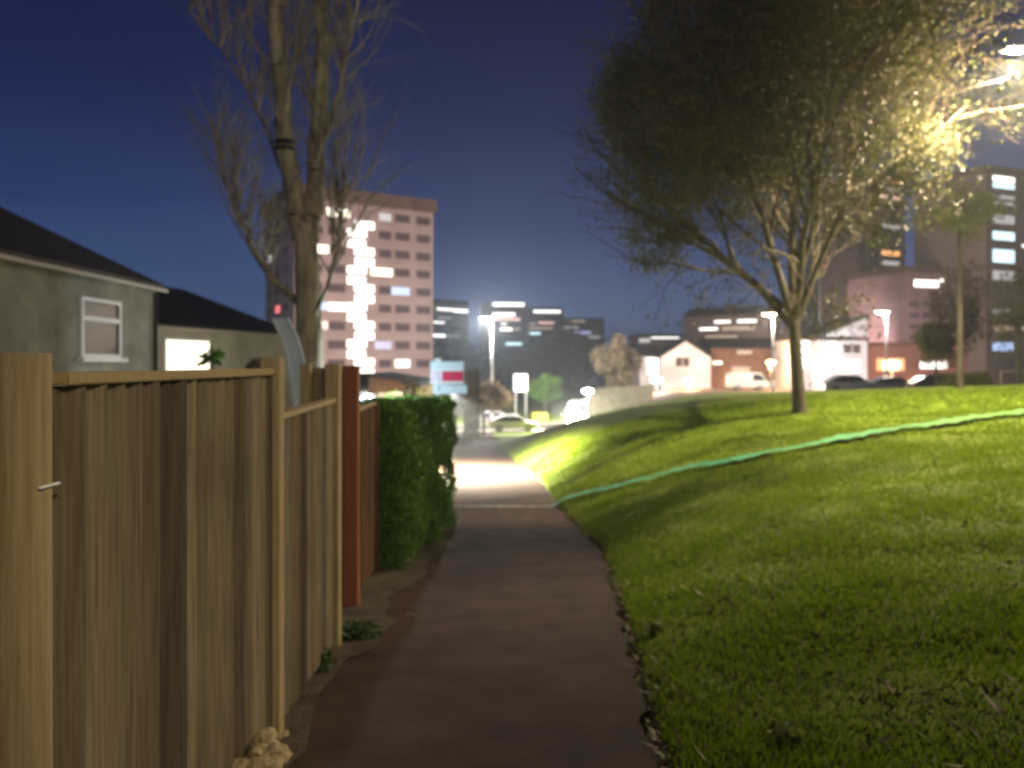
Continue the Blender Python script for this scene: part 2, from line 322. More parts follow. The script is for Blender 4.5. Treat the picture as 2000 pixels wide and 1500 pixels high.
n = 2200; Y = 2.2 + 14 * RNG.random(n) ** 1.5; X = er(Y) + .1 + (.72 * Y) * RNG.random(n) ** 1.3
_o = blades('scattered_leaves', X, Y, .03 + .03 * RNG.random(n), .014 + .012 * RNG.random(n), M['litter'], 1.2); tag(_o, 'brown fallen leaves scattered thinly over the lawn', kind='stuff')
def leafclump(name, c, R, n, size, m, parent=None, flat=1.0):
    c = np.array(c); d = RNG.normal(0, 1, (n, 3)); d /= np.linalg.norm(d, axis=1)[:, None]
    p = c + d * (np.array(R) * (RNG.random((n, 1)) ** .4)); return leafquads(name, p, size, m, parent)
def leafquads(name, p, size, m, parent=None, extra=None):
    n = len(p); a = RNG.normal(0, 1, (n, 3)); a /= np.linalg.norm(a, axis=1)[:, None]; b = np.cross(a, RNG.normal(0, 1, (n, 3))); b /= np.linalg.norm(b, axis=1)[:, None]
    s = (size * RNG.uniform(.6, 1.3, n))[:, None]; V = np.stack([p - a * s, p - b * s * .55, p + a * s, p + b * s * .55], 1).reshape(-1, 3)
    return arr_mesh(name, V, np.arange(4 * n).reshape(-1, 4), m, parent)

# ------------------------------------------------------------------ trees
def tubes(name, segs, m, parent=None, sides=5):
    s = np.array(segs); p0 = s[:, 0:3]; p1 = s[:, 3:6]; r0 = s[:, 6]; r1 = s[:, 7]; d = p1 - p0; d /= np.linalg.norm(d, axis=1)[:, None] + 1e-9
    u = np.cross(d, [0.31, 0.17, .93]); u /= np.linalg.norm(u, axis=1)[:, None] + 1e-9; v = np.cross(d, u); V = []
    for i in range(sides):
        a = 2 * math.pi * i / sides; o = u * math.cos(a) + v * math.sin(a); V.append(p0 + o * r0[:, None]); V.append(p1 + o * r1[:, None])
    V = np.stack(V, 1); n = len(s); base = (np.arange(n) * 2 * sides)[:, None]; fs = []
    for i in range(sides): j = (i + 1) % sides; fs.append(base + np.array([[2 * i, 2 * j, 2 * j + 1, 2 * i + 1]]))
    return arr_mesh(name, V.reshape(-1, 3), np.concatenate(fs), m, parent, True)
def wander(p, d, L_, r, out, steps, r_end, curl=.18, up=.0):
    pts = [p.copy()]; d = d / np.linalg.norm(d)
    for i in range(steps):
        d = d + RNG.normal(0, curl, 3); d[2] += up; d /= np.linalg.norm(d); q = p + d * L_ / steps
        ra = r + (r_end - r) * i / steps; rb = r + (r_end - r) * (i + 1) / steps
        out.append((*p, *q, ra, rb)); p = q; pts.append(p.copy())
    return pts, d
def perp(d, ang):
    r = RNG.normal(0, 1, 3); r -= d * r.dot(d); r /= np.linalg.norm(r); return d * math.cos(ang) + r * math.sin(ang)
def branch(p, d, L_, r, lev, big, small, tips, spread=.75, kids=5, minlev=0, up=.03, inside=None):
    out = big if lev >= 3 else small
    pts, dd = wander(p, d, L_, r, out, 4 if lev > 1 else 2, r * .45, .16, up)
    if lev <= minlev: tips.extend(pts[1:]); return
    for i in range(kids):
        t = .3 + .7 * (i + RNG.random()) / kids; k = t * (len(pts) - 1); a = int(min(k, len(pts) - 2)); q = pts[a] + (pts[a + 1] - pts[a]) * (k - a)
        if inside is not None and not inside(q): continue
        branch(q, perp(dd, spread * RNG.uniform(.6, 1.2)), L_ * RNG.uniform(.5, .72), r * .45 * RNG.uniform(.8, 1.1), lev - 1, big, small, tips, spread, kids, minlev, up, inside)
    tips.append(pts[-1])
def tree(name, label, base, h_trunk, r, limbs, L0, lev, kids, leaf_n, leaf_s, leafm, barkm, spread=.75, lean=(0, 0), elev=.9, group=None, cat='tree', jitter=.35, flat=1.0, rmin=0, inside=None):
    root = thing(name, label, cat, base, 0, group); big = []; small = []; tips = []
    pts, dd = wander(np.array([0, 0, -.3]), np.array([lean[0], lean[1], 1.]), h_trunk + .3, r, big, 5, r * .72, .025)
    big.append((0, 0, -.4, 0, 0, .25, r * 1.6, r * 1.02))
    for i in range(limbs):
        a = 2 * math.pi * (i + RNG.random() * .5) / limbs; e = elev * RNG.uniform(.35, 1.15) if i else 1.5
        d = np.array([math.cos(a) * math.cos(e), math.sin(a) * math.cos(e), math.sin(e)])
        branch(pts[-1] - np.array([0, 0, RNG.random() * h_trunk * .15]), d, L0 * RNG.uniform(.8, 1.15), r * .55, lev, big, small, tips, spread, kids, 0, .03, inside)
    if rmin:
        small = [(*s[:6], max(s[6], rmin), max(s[7], rmin)) for s in small]
    t = tubes('trunk', big, barkm, root, 8)
    c = tubes('crown', small, M['twig'], root, 3)
    if leaf_n:
        T = np.array(tips); T = T[RNG.integers(0, len(T), leaf_n)] + RNG.normal(0, jitter, (leaf_n, 3)); lf = leafquads('foliage', T, leaf_s, leafm, root)
    return root
def gz(p): return Vector((p.x, p.y, float(g(p.x, p.y))))
# large leafy tree on the bank
RNG = np.random.default_rng(23); bt = P(1562, 800, 22); bt.z = float(g(bt.x, bt.y)); 
tree('spreading_tree', 'large broad crowned tree with thin olive leaves on the grassy bank', bt, 3.0, .21, 11, 6.6, 4, 6, 165000, .052, M['leaf_olive'], M['bark2'], .70, (-.03, 0), 1.25, rmin=.008, jitter=.20, inside=lambda q: ((q[0] - 1.3) / 7.0) ** 2 + (q[1] / 6.5) ** 2 + ((q[2] - 8.1) / 7.3) ** 2 < 1 and (q[0] - 4.0) ** 2 + (q[1] + 3.5) ** 2 + (q[2] - 9.3) ** 2 > 9 and not (q[0] > 1.9 and q[2] < 7.2 and RNG.random() < .75))

nt_ = P(1000, 0, 1); tree('assumed_tree', 'assumed small leafy tree behind the camera placed to shade the near lawn', (5.3, -2.4, Zg(5.3, -2.4)), 1.5, .09, 9, 1.55, 3, 5, 16000, .07, M['leaf_olive'], M['bark2'], .7)  # assumed tree out of view, placed so its crown darkens the near lawn
# tall bare twin-stemmed tree behind the fence
def bare_tree():
    Yt = 13.0; b = P(606, 760, Yt); b.z = float(g(b.x, b.y)); root = thing('bare_tree', 'tall bare twin stemmed tree with pale bark rising behind the fence', 'tree', b)
    O = np.array(b); big = []; small = []; tips = []
    def W(px, py, dy=0): return np.array(P(px, py, Yt + dy)) - O
    def poly(pts, rs):
        for i in range(len(pts) - 1):
            a, c = pts[i], pts[i + 1]; k = 4; prev = a; 
            for j in range(1, k + 1):
                q = a + (c - a) * j / k + (RNG.normal(0, .02, 3) if j < k else 0); ra = rs[i] + (rs[i + 1] - rs[i]) * (j - 1) / k; rb = rs[i] + (rs[i + 1] - rs[i]) * j / k
                big.append((*prev, *q, ra, rb)); prev = q
                if i > 0:
                    for _ in range(3):
                        d = np.array([RNG.normal(0, .28), RNG.normal(0, .28), 1.]); branch(q, d, RNG.uniform(.7, 1.7), .02, 2, big, small, tips, .45, 4, 0, .05)
    tr = [np.array([0, 0, -.3]), W(604, 640), W(600, 520), W(597, 440)]; poly(tr[:2], [.30, .25])
    for i in (1, 2): big.append((*tr[i], *tr[i + 1], .25 - .02 * i, .23 - .02 * i))
    poly([W(592, 470), W(578, 400), W(556, 280, -.3), W(545, 130, -.4), W(535, -30, -.5), W(530, -120, -.6)], [.19, .17, .15, .12, .10, .07])
    poly([W(602, 470), W(613, 380, .2), W(622, 240, .4), W(630, 110, .5), W(624, -40, .6), W(620, -140, .6)], [.19, .17, .14, .12, .09, .07])
    poly([W(590, 600), W(545, 560, .3), W(500, 500, .5), W(462, 420, .7), W(432, 340, .8)], [.07, .06, .045, .03, .012])
    poly([W(575, 390), W(520, 250, .2), W(450, 120, .3), W(370, 20, .4)], [.04, .03, .02, .01])
    poly([W(615, 330), W(655, 200, .2), W(680, 90, .2), W(700, 0, .2)], [.05, .04, .025, .012])
    poly([W(608, 640), W(640, 560, -.4), W(665, 470, -.4), W(672, 380, -.4)], [.05, .035, .02, .01])
    tubes('trunk', big, M['bark'], root, 9); tubes('crown', small, M['bark'], root, 3)
    bd = MB()
    for py in (278, 291): q = Vector(W(556, py, -.3)); bd.cyl(q - Vector((0, 0, .025)), q + Vector((0, 0, .025)), .165, .165, 16)
    bd.build('strap', M['black'], root)
RNG = np.random.default_rng(5); bare_tree()

# ------------------------------------------------------------------ fence
FX = lambda y: -1.21 if y < 3.75 else -1.21 - (y - 3.75) * .075
fence = thing('wooden_fence', 'close boarded timber fence with pale posts stepping down beside the path', 'fence')
def panel(y0, y1, ztop, m=None, parent=fence, wob=.006):
    mb = MB(); y = y0 + .05; x0 = FX(y0); x1 = FX(y1); i = 0
    while y < y1 - .05:
        bw = random.uniform(.095, .115); y2 = min(y + bw, y1 - .045); x = x0 + (x1 - x0) * (y - y0) / (y1 - y0); zb = Zg(x, y) + .04
        j = random.uniform(-wob, wob); t = bmesh.new(); vs = []
        a = -.016 + j; b_ = .02 + j
        pts = [(x - .022 + a, y), (x - .01 + a, y), (x + b_, y2 - .004), (x - .01 + b_, y2 + .01)]
        mb.prism(pts, 'z', zb, ztop - .012 + random.uniform(-.004, .0)); y = y2 - .004 if y2 < y1 - .05 else 99
    o = mb.build('panel', m or M['fence'], parent)
    r = MB()
    for zz in (ztop - .25, ztop - .95, ztop - 1.55):
        r.box(-.07, -.03, 0, (y1 - y0) - .09, -.035, .035, 0, Matrix.Translation((x0, y0 + .045, zz)) @ Matrix.Rotation(math.atan2(x0 - x1, y1 - y0), 4, 'Z'))
    r.build('rail', M['fence'], parent)
    c = MB(); c.box(-.045, .03, 0, (y1 - y0) - .09, -.012, .022, .004, Matrix.Translation((x0, y0 + .045, ztop)) @ Matrix.Rotation(math.atan2(x0 - x1, y1 - y0), 4, 'Z'))
    c.build('cap', M['cap'], parent)
def post(y, ztop, wd=.1, m=None, parent=fence, x=None, name='post', dep=None):
    x = FX(y) if x is None else x; dep = dep or wd; mb = MB(); mb.box(x - wd / 2, x + wd / 2, y - dep / 2, y + dep / 2, Zg(x, y) - .3, ztop, .006)
    return mb.build(name, m or M['post'], parent)
FX_ = FX; FX = lambda y: -1.34; post(.0, CZ + .05); panel(.0, 1.88, CZ - .01); FX = FX_
mb = MB(); mb.cyl((-1.235, 1.88, Zg(-1.23, 1.88) - .3), (-1.235, 1.88, CZ + .026), .063, .06, 24); mb.b.faces.ensure_lookup_table(); mb.build('post', M['post'], fence, True)
panel(1.93, 3.75, CZ - .046); post(3.75, CZ + .03, .095)
panel(3.75, 5.6, CZ - .28); post(5.6, CZ - .0, .105)
clip = MB(); clip.box(-1.176, -1.166, 1.84, 1.92, CZ - .312, CZ - .305, .002); clip.build('nail_plate', M['w_tan'] if False else M['upvc'], fence)
rp_ = MB(); rp_.box(-1.63, -1.49, 7.15, 7.29, Zg(-1.6, 7.2) - .3, CZ - .02, .008); tag(rp_.build('gate_post', M['redpost']), 'rust red timber gate post after the second pale fence panel', 'post')
fb = thing('garden_fence', 'low brown board fence between the red post and the hedge', 'fence')
FX2 = FX; FX = lambda y: -1.62 + (y - 7.3) * -.05
panel(7.35, 9.3, CZ - .50, M['brownfence'], fb); post(7.42, CZ - .42, .1, M['cap'], fb)
post(9.3, CZ - .5, .1, M['brownfence'], fb)
# cross fence going back into the garden, top at eye level
cf = thing('cross_fence', 'grey brown boarded fence running back from the red post under the bare tree', 'fence')
mb = MB(); x = -1.7
while x > -2.0: b2 = random.uniform(.1, .13); mb.box(x - b2 + .006, x, 7.5 + random.uniform(-.006, .006), 7.53, Zg(x, 7.5) - .1, CZ - .04); x -= b2
mb.build('panel', M['fence'], cf)
for xx in (-1.80, -2.06): mb = MB(); mb.box(xx - .05, xx + .05, 7.38, 7.48, Zg(xx, 7.4) - .2, CZ + .0, .005); mb.build('post', M['post'], cf)
# rubble at the fence foot
st = MB()
for q in range(34): st.ball((-1.14 + random.uniform(-.04, .08), 3.25 + random.uniform(-.34, .34), Zg(-1.13, 3.3) + .0 + random.uniform(0, .12)), random.uniform(.018, .05), (1, 1.2, .7), 2, .2)
tag(st.build('rubble', M['stone']), 'heap of pale broken stone at the foot of the fence', 'rubble')

# weeds
def weed(name, label, px, py, Y, R, n, s, m, group=None):
    p = P(px, py, Y); z = float(zt(p.x, p.y)); o = leafclump(name, (0, 0, R * .35), (R, R, R * .5), n, s, m); o.location = (p.x, p.y, z); return tag(o, label, 'plant', group)
weed('weed', 'dark green weed tuft at the foot of the second fence post', 690, 1225, 5.9, .22, 500, .035, M['weed_dark'])
weed('weed', 'low mossy weeds beside the base of the second panel', 610, 1290, 5.0, .16, 300, .025, M['weed_dark'])
for px, py, lab in ((1275, 1240, 'small pale green rosette weed in the lawn by the path edge'), (1532, 1442, 'pale green broad leaf weed at the bottom of the picture')):
    x, y = hitY(px, py); o = leafclump('rosette_weed', (0, 0, .035), (.08, .08, .035), 60, .036, M['weed']); o.location = (x, y, float(zt(x, y)) + .015); tag(o, lab, 'plant')
for px, py, lab in ((1530, 975, 'pale fallen leaf in the middle of the lawn'), (1730, 1444, 'pale curled leaf lying low on the lawn at lower right'), (800, 1197, 'pale leaf lying on the asphalt path'), (1810, 1365, 'brown fallen leaf on the dark grass at right')):
    x, y = hitY(px, py); mb = MB(); mb.poly([(-.05, 0, .0), (-.01, -.016, .012), (.05, .0, .004), (0, .018, .016)]); mb.poly([(.05, 0, .004), (.075, .003, .0), (.05, .004, .006)])
    o = mb.build('fallen_leaf', M['stone']); o.location = (x, y, float(zt(x, y)) + (.03 if px > 1000 else .08)); o.rotation_euler.z = random.uniform(-.4, .4); tag(o, lab, 'leaf')

# ------------------------------------------------------------------ hedge
def hedge():
    root = thing('hedge', 'clipped green garden hedge standing beside the path below the red post', 'hedge', (-1.6, 12, Zg(-1.6, 12)))
    n = 52000; y = 9.5 + 5.3 * RNG.random(n); t = (y - 9.5) / 5.3
    xr = -1.18 - .45 * (1 - t) ** 2 - .03 * np.sin(y * 3); xl = xr - 1.25; zb = g(xr, y); top = CZ - .60 - .11 * t + .03 * np.sin(y * 5) - .0 * t
    face = RNG.random(n); u = RNG.random(n); depth = RNG.exponential(.05, n)
    x = np.where(face < .45, xr - depth, np.where(face < .75, xl + (xr - xl) * u, xl + (xr - xl) * u)); z = np.where(face < .45, zb + (top - zb) * u, np.where(face < .75, top - depth, zb + (top - zb) * RNG.random(n)))
    yy = np.where(face > .75, 9.5 + depth, y); zb9 = g(-1.6, 9.5); z = np.where(face > .75, zb9 + (CZ - .6 - zb9) * RNG.random(n), z)
    x = x + .06 * np.sin(z * 7 + yy * 4) + .04 * np.sin(z * 3 - yy * 9); z = z + .05 * np.sin(yy * 11 + x * 6) * (z > CZ - .9) + np.where(RNG.random(n) < .03, RNG.exponential(.07, n), 0) * (z > CZ - .9); p = np.stack([x, yy, z], 1) + RNG.normal(0, .02, (n, 3)); leafquads('foliage', p - np.array([-1.6, 12, Zg(-1.6, 12)]), .032, M['leaf_hedge'], root)
    mb = MB()
    for k in range(26):
        yy = 9.8 + k * .185; mb.cyl((-2.0 + random.uniform(-.25, .25) + 1.6, yy - 12, Zg(-2, yy) - Zg(-1.6, 12) - .1), (-2.0 + random.uniform(-.4, .4) + 1.6, yy - 12, CZ - .8 - Zg(-1.6, 12)), .025, .012, 6)
    mb.build('stem', M['bark2'], root)
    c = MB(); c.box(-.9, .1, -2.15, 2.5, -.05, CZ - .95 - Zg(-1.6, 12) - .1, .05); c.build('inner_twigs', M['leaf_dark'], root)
hedge()
# ------------------------------------------------------------------ sign board
sg = thing('sale_board', 'pale blue estate board with a red rectangle on a post behind the hedge', 'sign', (-1.42, 15.1, Zg(-1.42, 15.1)))
Ys = 15.0
def sgbox(name, x0, y0, x1, y1, m, dy=0, th=.02):
    a = P(x0, y1, Ys); b = P(x1, y0, Ys); mb = MB(); mb.box(a.x + 1.42, b.x + 1.42, -.1 - dy - th, -.1 - dy, a.z - sg.location.z, b.z - sg.location.z, .002); mb.build(name, m, sg)
sgbox('board', 841, 706, 906, 750, M['signwhite']); sgbox('blue_band', 841, 706, 906, 722, M['signblue'], .021, .004)
sgbox('red_field', 864, 725, 905, 745, M['signred'], .021, .004); sgbox('lilac_field', 843, 725, 862, 745, M['signlilac'], .021, .004)
sgbox('lower_board', 846, 752, 912, 769, M['signblue'], .004)
sgbox('post', 849, 700, 861, 900, M['signwhite'], -.07, .06)

# ------------------------------------------------------------------ pale houses on the left
def gable_window(parent, lx, y0, y1, z0, z1, frame, pane, split=.35, lit=False):
    """window in a wall lying in local x = lx facing +x"""
    f = MB(); t = .06
    for a, b, c, d in ((y0, y1, z0, z0 + t), (y0, y1, z1 - t, z1), (y0, y0 + t, z0 + t, z1 - t), (y1 - t, y1, z0 + t, z1 - t)): f.box(lx - .02, lx + .05, a, b, c, d)
    zs = z1 - (z1 - z0) * split; f.box(lx - .02, lx + .045, y0 + t, y1 - t, zs - .04, zs + .04)
    fr = f.build('window', frame, parent); g_ = MB(); g_.box(lx - .015, lx + .015, y0 + t, y1 - t, z0 + t, zs - .04); g_.box(lx - .015, lx + .015, y0 + t, y1 - t, zs + .04, z1 - t); g_.build('pane', pane, fr)
    s = MB(); s.box(lx, lx + .13, y0 - .08, y1 + .08, z0 - .07, z0 - .002); s.build('sill', frame, fr)
def house_hip(name, label, X, Y0, Y1, W, zeave, zridge, zbase, wall, rot=0, near=True, far=True):
    root = thing(name, label, 'house', (X, Y0, 0), rot); Ln = Y1 - Y0
    mb = MB(); mb.box(-W, 0, 0, Ln, zbase, zeave, 0); mb.build('wall', wall, root)
    e = .12; r = MB(); h = zridge; a = (e, -e if near else 0, zeave); y0 = -e if near else 0; y1 = Ln + e if far else Ln
    cx = -W / 2; ins = W / 2
    A = (e, y0, zeave); B = (e, y1, zeave); C = (-W - e, y1, zeave); D = (-W - e, y0, zeave); R0 = (cx, (ins if near else y0), h); R1 = (cx, (Ln - ins if far else y1), h)
    r.poly([A, B, R1, R0]); r.poly([C, D, R0, R1]); r.poly([B, C, R1]); r.poly([D, A, R0]); bmesh.ops.remove_doubles(r.b, verts=r.b.verts[:], dist=.001)
    ro = r.build('roof', M['rooftile'], root); so = ro.modifiers.new('s', 'SOLIDIFY'); so.thickness = .09; so.offset = 1
    gt = MB(); gt.cyl((e + .05, y0, zeave - .02), (e + .05, y1, zeave - .02), .04, .04, 8); gt.build('gutter', M['gutter'], root)
    return root
h1 = house_hip('bungalow', 'pale rendered house with dark hipped roof at the left edge', -7.2, 5.0, 15.0, 5.6, CZ + 1.50, CZ + 3.25, -2.4, M['render'])
gable_window(h1, 0, 7.35, 8.6, CZ + .1, CZ + 1.12, M['upvc'], M['glass'])
gable_window(h1, 0, 3.3, 4.9, CZ + .0, CZ + 1.12, M['upvc'], M['glass'])
dp = MB(); dp.cyl((.07, 9.85, -1.2), (.07, 9.85, CZ + 1.42), .04, .04, 10); dp.build('downpipe', M['black'], h1)
v0 = P(310, 640, 18.2); v1 = P(548, 656, 23.8); rot = math.atan2(-(v1.x - v0.x), v1.y - v0.y)
h2 = house_hip('cottage', 'lower rendered house with dark roof and one brightly lit window', v0.x, 17.0, 23.6, 4.6, CZ + .87, CZ + 2.1, -3.0, M['render2'], rot, False, True)
h2.location = (v0.x + .26, 17.2, 0)
def h2u(px):                                   # photo column -> distance along the cottage wall
    k = (px - 1000) / F; c, s_ = math.cos(rot), math.sin(rot); return (k * 17.2 - (v0.x + .26)) / (-s_ - k * c)
uy = (h2u(322), h2u(404)); 
f = MB(); f.box(-.01, .05, uy[0] - .07, uy[1] + .07, CZ - .6, CZ + .62); fr = f.build('window', M['upvc'], h2)
p_ = MB(); p_.box(.045, .062, uy[0], uy[1], CZ - .55, CZ + .56); p_.build('pane', M['w_cream'], fr)
# plants in the garden in front of the cottage
def cordyline(px, py, Y, h, R):
    p = P(px, py, Y); zb = Zg(p.x, p.y); root = thing('spiky_plant', 'dark spiky plant on a thin stem in front of the lit window', 'plant', (p.x, p.y, zb))
    m = MB(); m.cyl((0, 0, -.1), (0, 0, p.z - zb), .035, .03, 8); m.build('stem', M['bark2'], root); l_ = MB()
    for i in range(46):
        a = random.uniform(0, 6.28); e = random.uniform(-.35, 1.3); d = Vector((math.cos(a) * math.cos(e), math.sin(a) * math.cos(e), math.sin(e))); s_ = d.cross(Vector((0, 0, 1))); s_.normalize()
        c = Vector((0, 0, p.z - zb)); tip = c + d * R * random.uniform(.7, 1.1) + Vector((0, 0, -.06)); mid = c + d * R * .5 + Vector((0, 0, .04)); l_.poly([c - s_ * .01, mid - s_ * .022, tip, mid + s_ * .022, c + s_ * .01])
    l_.build('leaf_rosette', M['leaf_hedge'], root)
cordyline(415, 703, 15.5, 0, .38)
p = P(507, 722, 14.5); b_ = leafclump('round_shrub', (0, 0, 0), (.27, .27, .24), 1600, .03, M['leaf_brown']); b_.location = p
sb = MB(); sb.cyl((0, 0, -2.0), (0, 0, 0), .03, .02, 6); sb.build('stem', M['bark2'], b_); tag(b_, 'round brown shrub top showing over the fence near the first post', 'shrub')
# pale blue light smear behind the fence, given solid shape as a strip
sl = thing('blue_smear', 'pale blue light smear shaped as a curved strip between the cottage and the bare tree', 'strip', (P(590, 780, 10).x, 10, Zg(-2.8, 10)))
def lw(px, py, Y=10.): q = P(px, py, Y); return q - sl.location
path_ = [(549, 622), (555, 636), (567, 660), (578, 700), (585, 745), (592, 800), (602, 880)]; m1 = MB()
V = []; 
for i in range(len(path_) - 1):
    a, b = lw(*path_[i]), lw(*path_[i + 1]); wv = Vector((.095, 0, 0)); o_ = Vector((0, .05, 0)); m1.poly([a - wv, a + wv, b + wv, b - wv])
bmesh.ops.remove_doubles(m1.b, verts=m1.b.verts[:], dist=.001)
s1 = m1.build('smear_strip', M['bluepaint'], sl); s1.modifiers.new('s', 'SOLIDIFY').thickness = .03
for sx in (-.10, .10): m2 = MB(); m2.tube([lw(*q) + Vector((sx, -.03, 0)) for q in path_], .022, 8); m2.build('smear_edge', M['bluepaint'], sl)

# ------------------------------------------------------------------ lamps
def lamp_light(name, loc, power, col, parent=None, r=.12, spot=None):
    l = bpy.data.lights.new(name, 'POINT' if not spot else 'SPOT'); l.energy = power; l.color = col; l.shadow_soft_size = r
    if spot: l.spot_size = math.radians(spot); l.spot_blend = .6
    o = bpy.data.objects.new(name, l); COL.objects.link(o); o.location = loc
    if parent is not None: o.parent = parent
    return o
def street_lamp(label, px, py, Y, power, col, em_m, arm=(-.5, 0), size=(.42, .20, .10), r=.07, spot=None):
    q = P(px, py, Y); bx, by = q.x - arm[0], q.y - arm[1]; zb = Zg(bx, by); root = thing('street_lamp', label, 'street lamp', (bx, by, zb), 0, 'street lamps')
    h = q.z - zb; m = MB(); m.cyl((0, 0, -.3), (0, 0, 1.2), r * 1.6, r * 1.5, 12); m.cyl((0, 0, 1.2), (0, 0, h + .05), r, r * .6, 12); m.build('pole', M['metal'], root, True)
    ar = MB(); ar.cyl((0, 0, h + .02), (arm[0] * .8, arm[1] * .8, h + .1), r * .5, r * .45, 8); ar.build('arm', M['metal'], root)
    hd = MB(); s = size; hd.box(arm[0] - s[0], arm[0] + s[0], arm[1] - s[1], arm[1] + s[1], h + .03, h + .03 + s[2], .02); hd.build('lamp_head', M['metal'], root)
    ln = MB(); ln.ball((arm[0], arm[1], h + .03), 1, (s[0] * .9, s[1] * .85, s[2] * .9), 2); ln.build('lens', em_m, root, True)
    lamp_light('lamp_bulb', (arm[0], arm[1], h - s[2] - .1), power, col, root, .18, spot)
    if spot: lamp_light('lamp_bulb', (arm[0], arm[1], h - s[2] - .25), power * .15, col, root, .18)
    return root
WARM = (1.0, .80, .50); NEUT = (1.0, .93, .82)
street_lamp('tall bright street lamp at the upper right corner behind the bank', 1984, 100, 20, 19000, WARM, M['lamp_warm'], (-1.3, 0), (.32, .16, .09), .07, 158)
street_lamp('white street lamp on a tall pole beyond the end of the path', 950, 622, 74, 22000, (1, .97, .92), M['lamp_white'], (-.55, 0), (.75, .4, .22), .11)
street_lamp('warm street lamp in front of the brick house', 1503, 614, 84, 5500, (1, .82, .58), M['lamp_warm'], (-.4, 0), (.9, .4, .22), .11)
street_lamp('white street lamp beside the right hand gabled house', 1724, 610, 76, 3500, (1, .93, .85), M['lamp_white'], (-.4, 0), (.75, .4, .22), .11)

street_lamp('assumed street lamp behind the camera lighting the fence and lawn', 0, 0, 20, 10, WARM, M['lamp_warm'], (-1.0, 0), (.32, .16, .09)) if False else None
assumed_lamp = thing('street_lamp', 'assumed unseen street lamp at the top of the path lighting the fence and lawn', 'street lamp', (9, -11, Zg(9, -11)), 0, 'street lamps')  # out-of-view lamp, assumed from the lit fence and post fronts
mb = MB(); mb.cyl((0, 0, -.3), (0, 0, 8.5), .08, .05, 12); mb.build('pole', M['metal'], assumed_lamp, True); mb = MB(); mb.cyl((0, 0, 8.5), (-1, 0, 8.6), .03, .03, 8); mb.build('arm', M['metal'], assumed_lamp)
mb = MB(); mb.box(-1.4, -.7, -.15, .15, 8.5, 8.6, .02); mb.build('lamp_head', M['metal'], assumed_lamp); mb = MB(); mb.ball((-1.05, 0, 8.5), .2, (1.4, .7, .4)); mb.build('lens', M['lamp_warm'], assumed_lamp, True); lamp_light('lamp_bulb', (-1.05, 0, 8.3), 4600, (1, .79, .50), assumed_lamp, .2)
def fill_floodlight(label, px, Y, power, tx, ty=106):  # unseen lamps, added only to brighten the tower walls
    x = (px - 1000) / F * Y; zb = Zg(x, Y); root = thing('fill_floodlight', label, 'fill_floodlight', (x, Y, zb), 0, 'added floodlights at the feet of the towers'); mb = MB(); mb.cyl((0, 0, -.2), (0, 0, 1.2), .06, .06, 8); mb.build('pole', M['metal'], root)
    mb = MB(); mb.box(-.3, .3, -.12, .12, 1.2, 1.6, .03); mb.build('housing', M['metal'], root); o = lamp_light('lamp_bulb', (0, .5, 1.5), power, (1, .87, .84), root, .3, 120)
    d = Vector((tx, ty, 16 if ty != 106 else 6)) - Vector((x, Y, zb)); o.rotation_euler = d.to_track_quat('-Z', 'Y').to_euler()
fill_floodlight('floodlight behind the red shops added to light the towers', 1760, 112, 8000, 80, 150)
fill_floodlight('floodlight right of the red shops added to light the stair tower', 1930, 100, 9000, 85, 140)
fill_floodlight('floodlight behind the half gabled house added to light the narrow tower', 1640, 130, 20000, 95, 200)
fill_floodlight('floodlight left of the bare tree added to light the tower', 560, 62, 24000, -22); fill_floodlight('floodlight right of the bare tree added to light the tower', 760, 70, 19000, -18)
# ------------------------------------------------------------------ garage and lit shed by the hedge
gr = thing('garage', 'low garage with black roof behind the hedge and the board', 'garage', (-3.1, 24, 0))
zg_ = Zg(-4, 27) - .4; zt_ = CZ - .75
mb = MB(); mb.box(-3.6, 0, 0, 6.2, zg_, zt_); mb.build('wall', M['render2'], gr)
mb = MB(); mb.prism([(-3.8, zt_), (.2, zt_), (.05, zt_ + .12), (-1.8, zt_ + .42), (-3.65, zt_ + .12)], 'y', -.2, 6.4); mb.build('roof', M['rooftile'], gr)
mb = MB(); mb.box(-2.9, -.7, -.05, .0, zg_, zt_ - .5); dd = mb.build('door', M['brownfence'], gr)
wl = thing('assumed_wall_lamp', 'assumed white wall lamp on the garage side lighting the path', 'lamp', (-3.1, 27.2, CZ - 1.0))  # hidden lamp, assumed from the bright spot on the path
mb = MB(); mb.box(0, .06, -.08, .08, -.1, .1, .01); mb.cyl((.05, 0, 0), (.35, 0, .05), .02, .02, 8); mb.build('bracket', M['metal'], wl)
mb = MB(); mb.ball((.4, 0, .02), .09, (1, 1, .7)); mb.build('globe', M['lamp_warm'], wl, True); lamp_light('lamp_bulb', (.9, .3, -.05), 34000, (1, .90, .70), wl, .1, 158)
sh = thing('garden_shed', 'small cream shed with sloping roof brightly lit above the hedge', 'shed', (P(740, 790, 17).x, 17, 0))
def sx(px): return P(px, 0, 17).x - sh.location.x
zs = Zg(-3, 17) - .2
mb = MB(); mb.prism([(sx(735), zs), (sx(786), zs), (sx(786), P(0, 764, 17).z), (sx(735), P(0, 768, 17).z)], 'y', 0, 1.6); mb.build('wall', M['w_cream'] if False else M['render2'], sh)
mb = MB(); mb.prism([(sx(722), P(0, 771, 17).z), (sx(795), P(0, 758, 17).z), (sx(795), P(0, 752, 17).z), (sx(770), P(0, 742, 17).z), (sx(722), P(0, 736, 17).z)], 'y', -.15, 1.8); mb.build('roof', M['brownfence'], sh)
mb = MB(); mb.box(sx(703), sx(733), -.02, .6, zs, P(0, 765, 17).z); mb.build('side_door', M['bluepaint'], sh)
